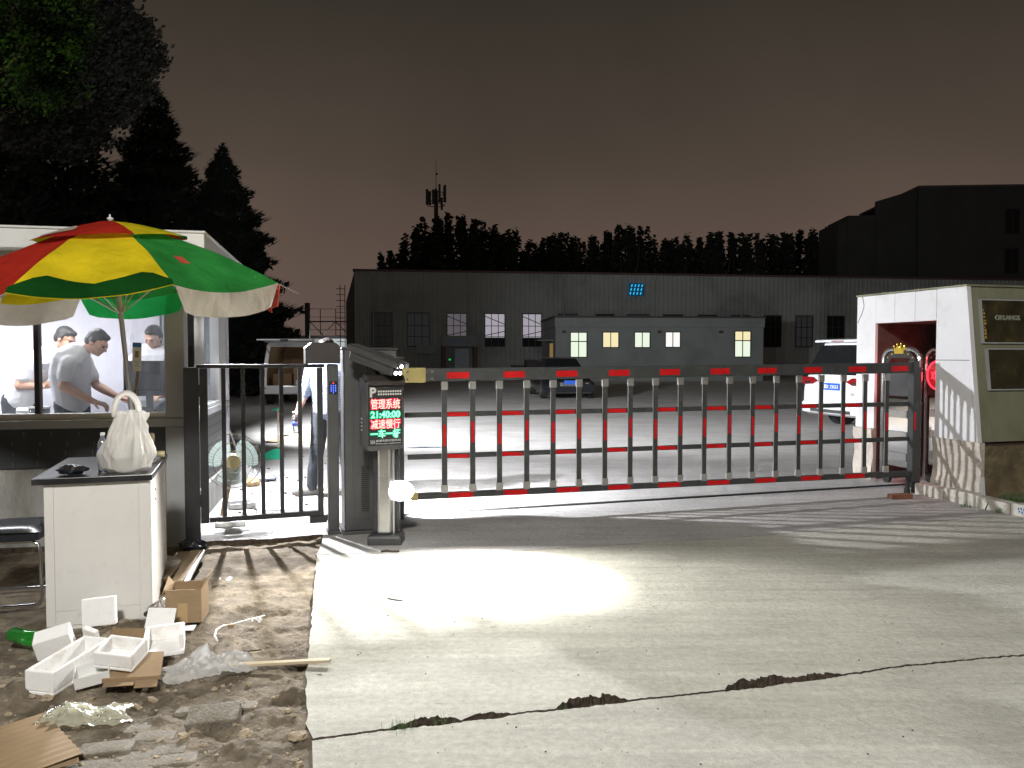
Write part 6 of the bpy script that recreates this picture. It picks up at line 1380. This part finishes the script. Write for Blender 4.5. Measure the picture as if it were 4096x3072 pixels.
m_.bar((0, 0, 2.75), (.6, 0, 1.8), .05, .05); m_.obj('strut', 'frame_dark', pg)
ld = thing('wall_ladder', 'dark rung ladder fixed to the left end of the factory hall', 'ladder', F0+V(-.65, .1, 0), FA)
m_ = MB()
for x in (-.30, .0): m_.box(x-.025, x+.025, -.02, .02, .5, 6.0)
m_.obj('rail', 'frame_dark', ld)
for k in range(14):
    m_ = MB(); m_.box(-.55, -.0255, -.015, .015, .8+k*.38, .84+k*.38); m_.obj('rung', 'frame_dark', ld)
sh = thing('pale_shed', 'pale lit shed wall with a dark roof edge behind the van', 'shed', (-17.5, 64, 0), 0)
m_ = MB(); m_.box(0, 6.5, 0, 3, 0, 2.75); m_.obj('wall', 'pale_wall', sh)
m_ = MB(); m_.box(-.1, 6.6, -.2, 3.1, 2.752, 3.0); m_.obj('roof', 'roof_dark', sh)
l = bpy.data.lights.new('unseen_yard_light', 'POINT'); l.energy = 90; l.color = (.9, .97, 1); l.shadow_soft_size = .1  # unseen lamp added to light the pale shed wall
o = bpy.data.objects.new('unseen_yard_light', l); COL.objects.link(o); o.location = (-14.0, 62.0, 2.6)
# ------------------------------------------------------------------ tall dark building on the right
fb = thing('dark_building', 'tall unlit building rising dark behind the gatehouse', 'building', (35.3, 70, 0), R(-4))
m_ = MB(); m_.box(0, 26, 0, .4, -.1, 15.9); m_.obj('front_wall', 'far_wall', fb)
m_ = MB(); m_.prism_xz([(-3.4, -.1), (-3.4, 14.9), (0, 15.9), (0, -.1)], .401, .8); m_.obj('side_wall', 'far_wall', fb)
m_ = MB(); m_.box(-.1, 26.1, -.15, 14, 15.901, 16.1); m_.obj('roof', 'roof_dark', fb)
m_ = MB(); m_.box(-5.8, -3.401, .5, 6, -.1, 13.7); m_.box(-6.6, -5.801, .6, 6, -.1, 13.2); m_.obj('lower_wing', 'far_wall', fb)
for c_ in range(5):
    for r_ in range(3):
        x = 7.2+c_*1.9; z = 5.0+r_*3.4; m_ = MB(); m_.box(x, x+1.3, -.06, -.001, z, z+2.3); w1 = m_.obj('window', 'frame_dark', fb)
        m_ = MB(); m_.box(x+.08, x+.62, -.075, -.061, z+.08, z+2.22); m_.box(x+.68, x+1.22, -.075, -.061, z+.08, z+2.22); m_.obj('pane', 'dark_glass', w1)

# ------------------------------------------------------------------ mast
mt_ = thing('phone_mast', 'tall phone mast with a ring of aerials standing above the tree line', 'mast', at(1746, 1300, 100).xy.to_3d(), 0)
m_ = MB(); m_.cyl((0, 0, 0), (0, 0, 21.8), .42, .24, 12); m_.cyl((0, 0, 21.8), (0, 0, 25.6), .05, .02, 6); m_.obj('pole', 'frame_dark', mt_)
m_ = MB()
for z in (19.95, 21.4): m_.tube([(1.1*math.cos(a), 1.1*math.sin(a), z) for a in [2*math.pi*i/12 for i in range(13)]], .05, 5)
for i in range(6): a = math.pi/3*i; m_.bar((0, 0, 20.4), (1.1*math.cos(a), 1.1*math.sin(a), 20.4), .06, .06)
m_.obj('platform', 'frame_dark', mt_)
rr = random.Random(2)
for i in range(9):
    a = 2*math.pi*i/9+.3; z = rr.uniform(19.5, 20.4); m_ = MB(); m_.box(1.15*math.cos(a)-.13, 1.15*math.cos(a)+.13, 1.15*math.sin(a)-.08, 1.15*math.sin(a)+.08, z, z+rr.uniform(1.5, 2.2)); m_.obj('aerial', 'frame_dark', mt_)
m_ = MB(); m_.bar((0, 0, 17.2), (-1.3, 0, 17.2), .1, .1); m_.bar((0, 0, 16.2), (-1.3, 0, 17.2), .08, .08); m_.cyl((-1.4, -.05, 15.2), (-1.4, -.05, 18.3), .10, n=8); m_.cyl((-1.7, -.3, 18.2), (-1.7, .0, 18.2), .35, n=14); m_.obj('side_arm', 'frame_dark', mt_)
m_ = MB(); m_.add([(0, 0, 24), (.3, 0, 23.8), (0, 0, 23.6)], [(0, 1, 2)]); m_.obj('pennant', 'frame_dark', mt_)

# ------------------------------------------------------------------ trees
def leaf(b, p, s, rr):
    a = Vector((rr.gauss(0, 1), rr.gauss(0, 1), rr.gauss(0, 1))).normalized(); u = a.orthogonal().normalized(); v = a.cross(u)
    b.add([tuple(p-u*s*.5), tuple(p+v*s*.28), tuple(p+u*s*.5), tuple(p-v*s*.28)], [(0, 1, 2, 3)])
def poplar_mesh(seed, n=2300):
    rr = random.Random(seed); b = MB()
    spires = [(rr.uniform(-1.3, 1.3), rr.uniform(-1, 1), rr.uniform(.78, 1.0), rr.uniform(.5, .8)) for _ in range(6)]+[(0, 0, 1, .75)]
    for i in range(n):
        sx, sy, h, r_ = rr.choice(spires); t = rr.random()**.85; z = 14*(.25+.75*t)*h
        w_ = r_*(1.15-.9*t)*(.6+.55*abs(noise.noise(Vector((sx*3, z*.9, seed)))))*1.5; a = rr.uniform(0, 6.283); k = math.sqrt(rr.random())
        leaf(b, Vector((sx*(.6+.4*(1-t))+w_*k*math.cos(a), sy+w_*k*math.sin(a), z+rr.gauss(0, .15))), rr.uniform(.28, .55), rr)
    return b.mesh('crown', 'leaf_poplar')
pm_ = [poplar_mesh(s) for s in range(5)]
tm = MB(); tm.tube([(0, 0, 0), (.05, 0, 4), (0, .05, 9), (.05, 0, 13)], [.22, .18, .10, .03], 7)
for a, z in ((.5, 5), (2.3, 6), (4.1, 7), (5.6, 8.2)): tm.tube([(0, 0, z), (.7*math.cos(a), .7*math.sin(a), z+1.8), (.9*math.cos(a), .9*math.sin(a), z+4)], [.08, .05, .015], 5)
trunk_me = tm.mesh('trunk', 'bark')
tops = [(1535, 1050), (1562, 1005), (1608, 985), (1655, 935), (1700, 905), (1755, 868), (1795, 858), (1842, 872), (1895, 888), (1930, 893), (1975, 930), (2030, 925), (2060, 918), (2120, 968), (2165, 985), (2200, 942), (2245, 935), (2290, 948), (2335, 975), (2385, 962), (2430, 925), (2475, 905), (2520, 902), (2562, 915), (2620, 975), (2665, 962), (2700, 955), (2748, 938), (2800, 960), (2840, 940), (2875, 925), (2925, 935), (2975, 958), (3025, 940), (3080, 938), (3140, 930), (3200, 925), (3255, 918), (3310, 918), (3365, 925)]
kinds = ['thin', 'ragged', 'broad', 'dense', 'two-topped']
for i, (px, py) in enumerate(tops):
    d = 78+(i*7 % 11)*.9; p = at(px, py, d); t = thing('poplar_tree', f'dark poplar in the row behind the factory hall', 'tree', (p.x, d, 0), group='poplars behind the factory hall')
    s = p.z/14; t.scale = (s*1.55, s*1.4, s); t.rotation_euler.z = i*1.7
    c = bpy.data.objects.new('crown', pm_[i % 5]); COL.objects.link(c); c.parent = t
    c = bpy.data.objects.new('trunk', trunk_me); COL.objects.link(c); c.parent = t
def conifer(label, x, y, h, r, seed, n=9000):
    rr = random.Random(seed); t = thing('conifer_tree', label, 'tree', (x, y, 0)); b = MB()
    for i in range(n):
        u = rr.random(); z = h*(1-u**.55)*.985+.15; k = max(0, (h-z)/h)
        lay = .86+.14*math.sin(z*7.0+seed); rad = r*k**.82*lay*(.82+.36*abs(noise.noise(Vector((z*.8, seed, 0)))))
        a = rr.uniform(0, 6.283); rad *= (.75+.35*abs(noise.noise(Vector((math.cos(a)*2, math.sin(a)*2, z*1.1+seed))))*1.6)
        q = rad*math.sqrt(rr.uniform(.35, 1)); s = .13+.22*k**.5
        d = Vector((math.cos(a), math.sin(a), .5)).normalized(); p = Vector((q*math.cos(a), q*math.sin(a), z)); w_ = d.cross(Vector((0, 0, 1))).normalized()
        b.add([tuple(p-d*s*.6-w_*s*.22), tuple(p-d*s*.6+w_*s*.22), tuple(p+d*s*.9+w_*s*.03), tuple(p+d*s*.9-w_*s*.03)], [(0, 1, 2, 3)])
        if i % 3 == 0: leaf(b, p*1.0, s*1.3, rr)
    b.obj('crown', 'leaf_conifer', t)
    m_ = MB(); m_.cyl((0, 0, 0), (0, 0, h*.97), .18, .015, 8)
    for z in range(3, int(h*2.2)):
        zz = z*.45; a = z*2.4; rr_ = r*.7*(1-zz/h); m_.tube([(0, 0, zz), (rr_*.6*math.cos(a), rr_*.6*math.sin(a), zz+.1), (rr_*math.cos(a), rr_*math.sin(a), zz+.25)], [.04, .025, .008], 5)
    m_.obj('trunk', 'bark', t)
p = at(618, 325, 30); conifer('tall dark cypress with a pointed top behind the booth', p.x, 30, p.z, 5.9, 1, 26000)
p = at(890, 572, 31); conifer('shorter pointed cypress right of the tallest one, behind the parasol', p.x, 31, p.z, 4.9, 4, 24000)
p = at(240, 300, 27); conifer('cypress at the far left behind the booth roof', p.x, 27, p.z, 6.0, 8, 18000)
p = at(-20, 330, 23); conifer('cypress cut off by the left edge of the picture', p.x, 23, p.z, 5.4, 11, 16000)
def broadleaf(label, base, blobs, n, mat, ls, seed, name='broadleaf_tree'):
    rr = random.Random(seed); t = thing(name, label, 'tree', base); b = MB(); base = Vector(base)
    tot = sum(q[3]**2 for q in blobs)
    for (x, y, z, r_) in blobs:
        for c_ in range(int(n*r_**2/tot/26)):
            v = Vector((rr.gauss(0, 1), rr.gauss(0, 1), rr.gauss(0, 1))).normalized()*r_*rr.uniform(.3, 1.15)**.6; cl = Vector((x, y, z))+v
            for _ in range(26): leaf(b, cl+Vector((rr.gauss(0, .17), rr.gauss(0, .17), rr.gauss(0, .13)))*(r_*.30+.35), rr.uniform(.6, 1.2)*ls, rr)
    b.obj('crown', mat, t)
    m_ = MB(); zt = min(q[2] for q in blobs); m_.tube([(0, 0, -.1), (.05, 0, zt*.5), (0, .05, zt)], [.24, .19, .13], 9)
    for (x, y, z, r_) in blobs: m_.tube([(0, .03, zt*.8), (x*.5, y*.5, (zt*.8+z)/2+.1), (x, y, z+r_*.4)], [.11, .07, .02], 6)
    m_.obj('trunk', 'bark', t)
B_ = (-12.6, 17.5, 0)
def rel(px, py, d, r_, base): p = at(px, py, d); return (p.x-base[0], p.y-base[1], p.z, r_)
broadleaf('dark broad-crowned tree rising above the cypresses behind the booth', B_, [rel(500, 190, 17.5, .75, B_), rel(420, 110, 17.8, .8, B_), rel(330, 250, 17, 1.1, B_), rel(200, 330, 17, 1.5, B_), rel(440, 310, 17.5, .85, B_), rel(90, 180, 17, 1.6, B_), rel(300, 90, 17.6, .8, B_)], 70000, 'leaf_dark', .13, 5)
B2 = (-8.8, 11.6, 0)
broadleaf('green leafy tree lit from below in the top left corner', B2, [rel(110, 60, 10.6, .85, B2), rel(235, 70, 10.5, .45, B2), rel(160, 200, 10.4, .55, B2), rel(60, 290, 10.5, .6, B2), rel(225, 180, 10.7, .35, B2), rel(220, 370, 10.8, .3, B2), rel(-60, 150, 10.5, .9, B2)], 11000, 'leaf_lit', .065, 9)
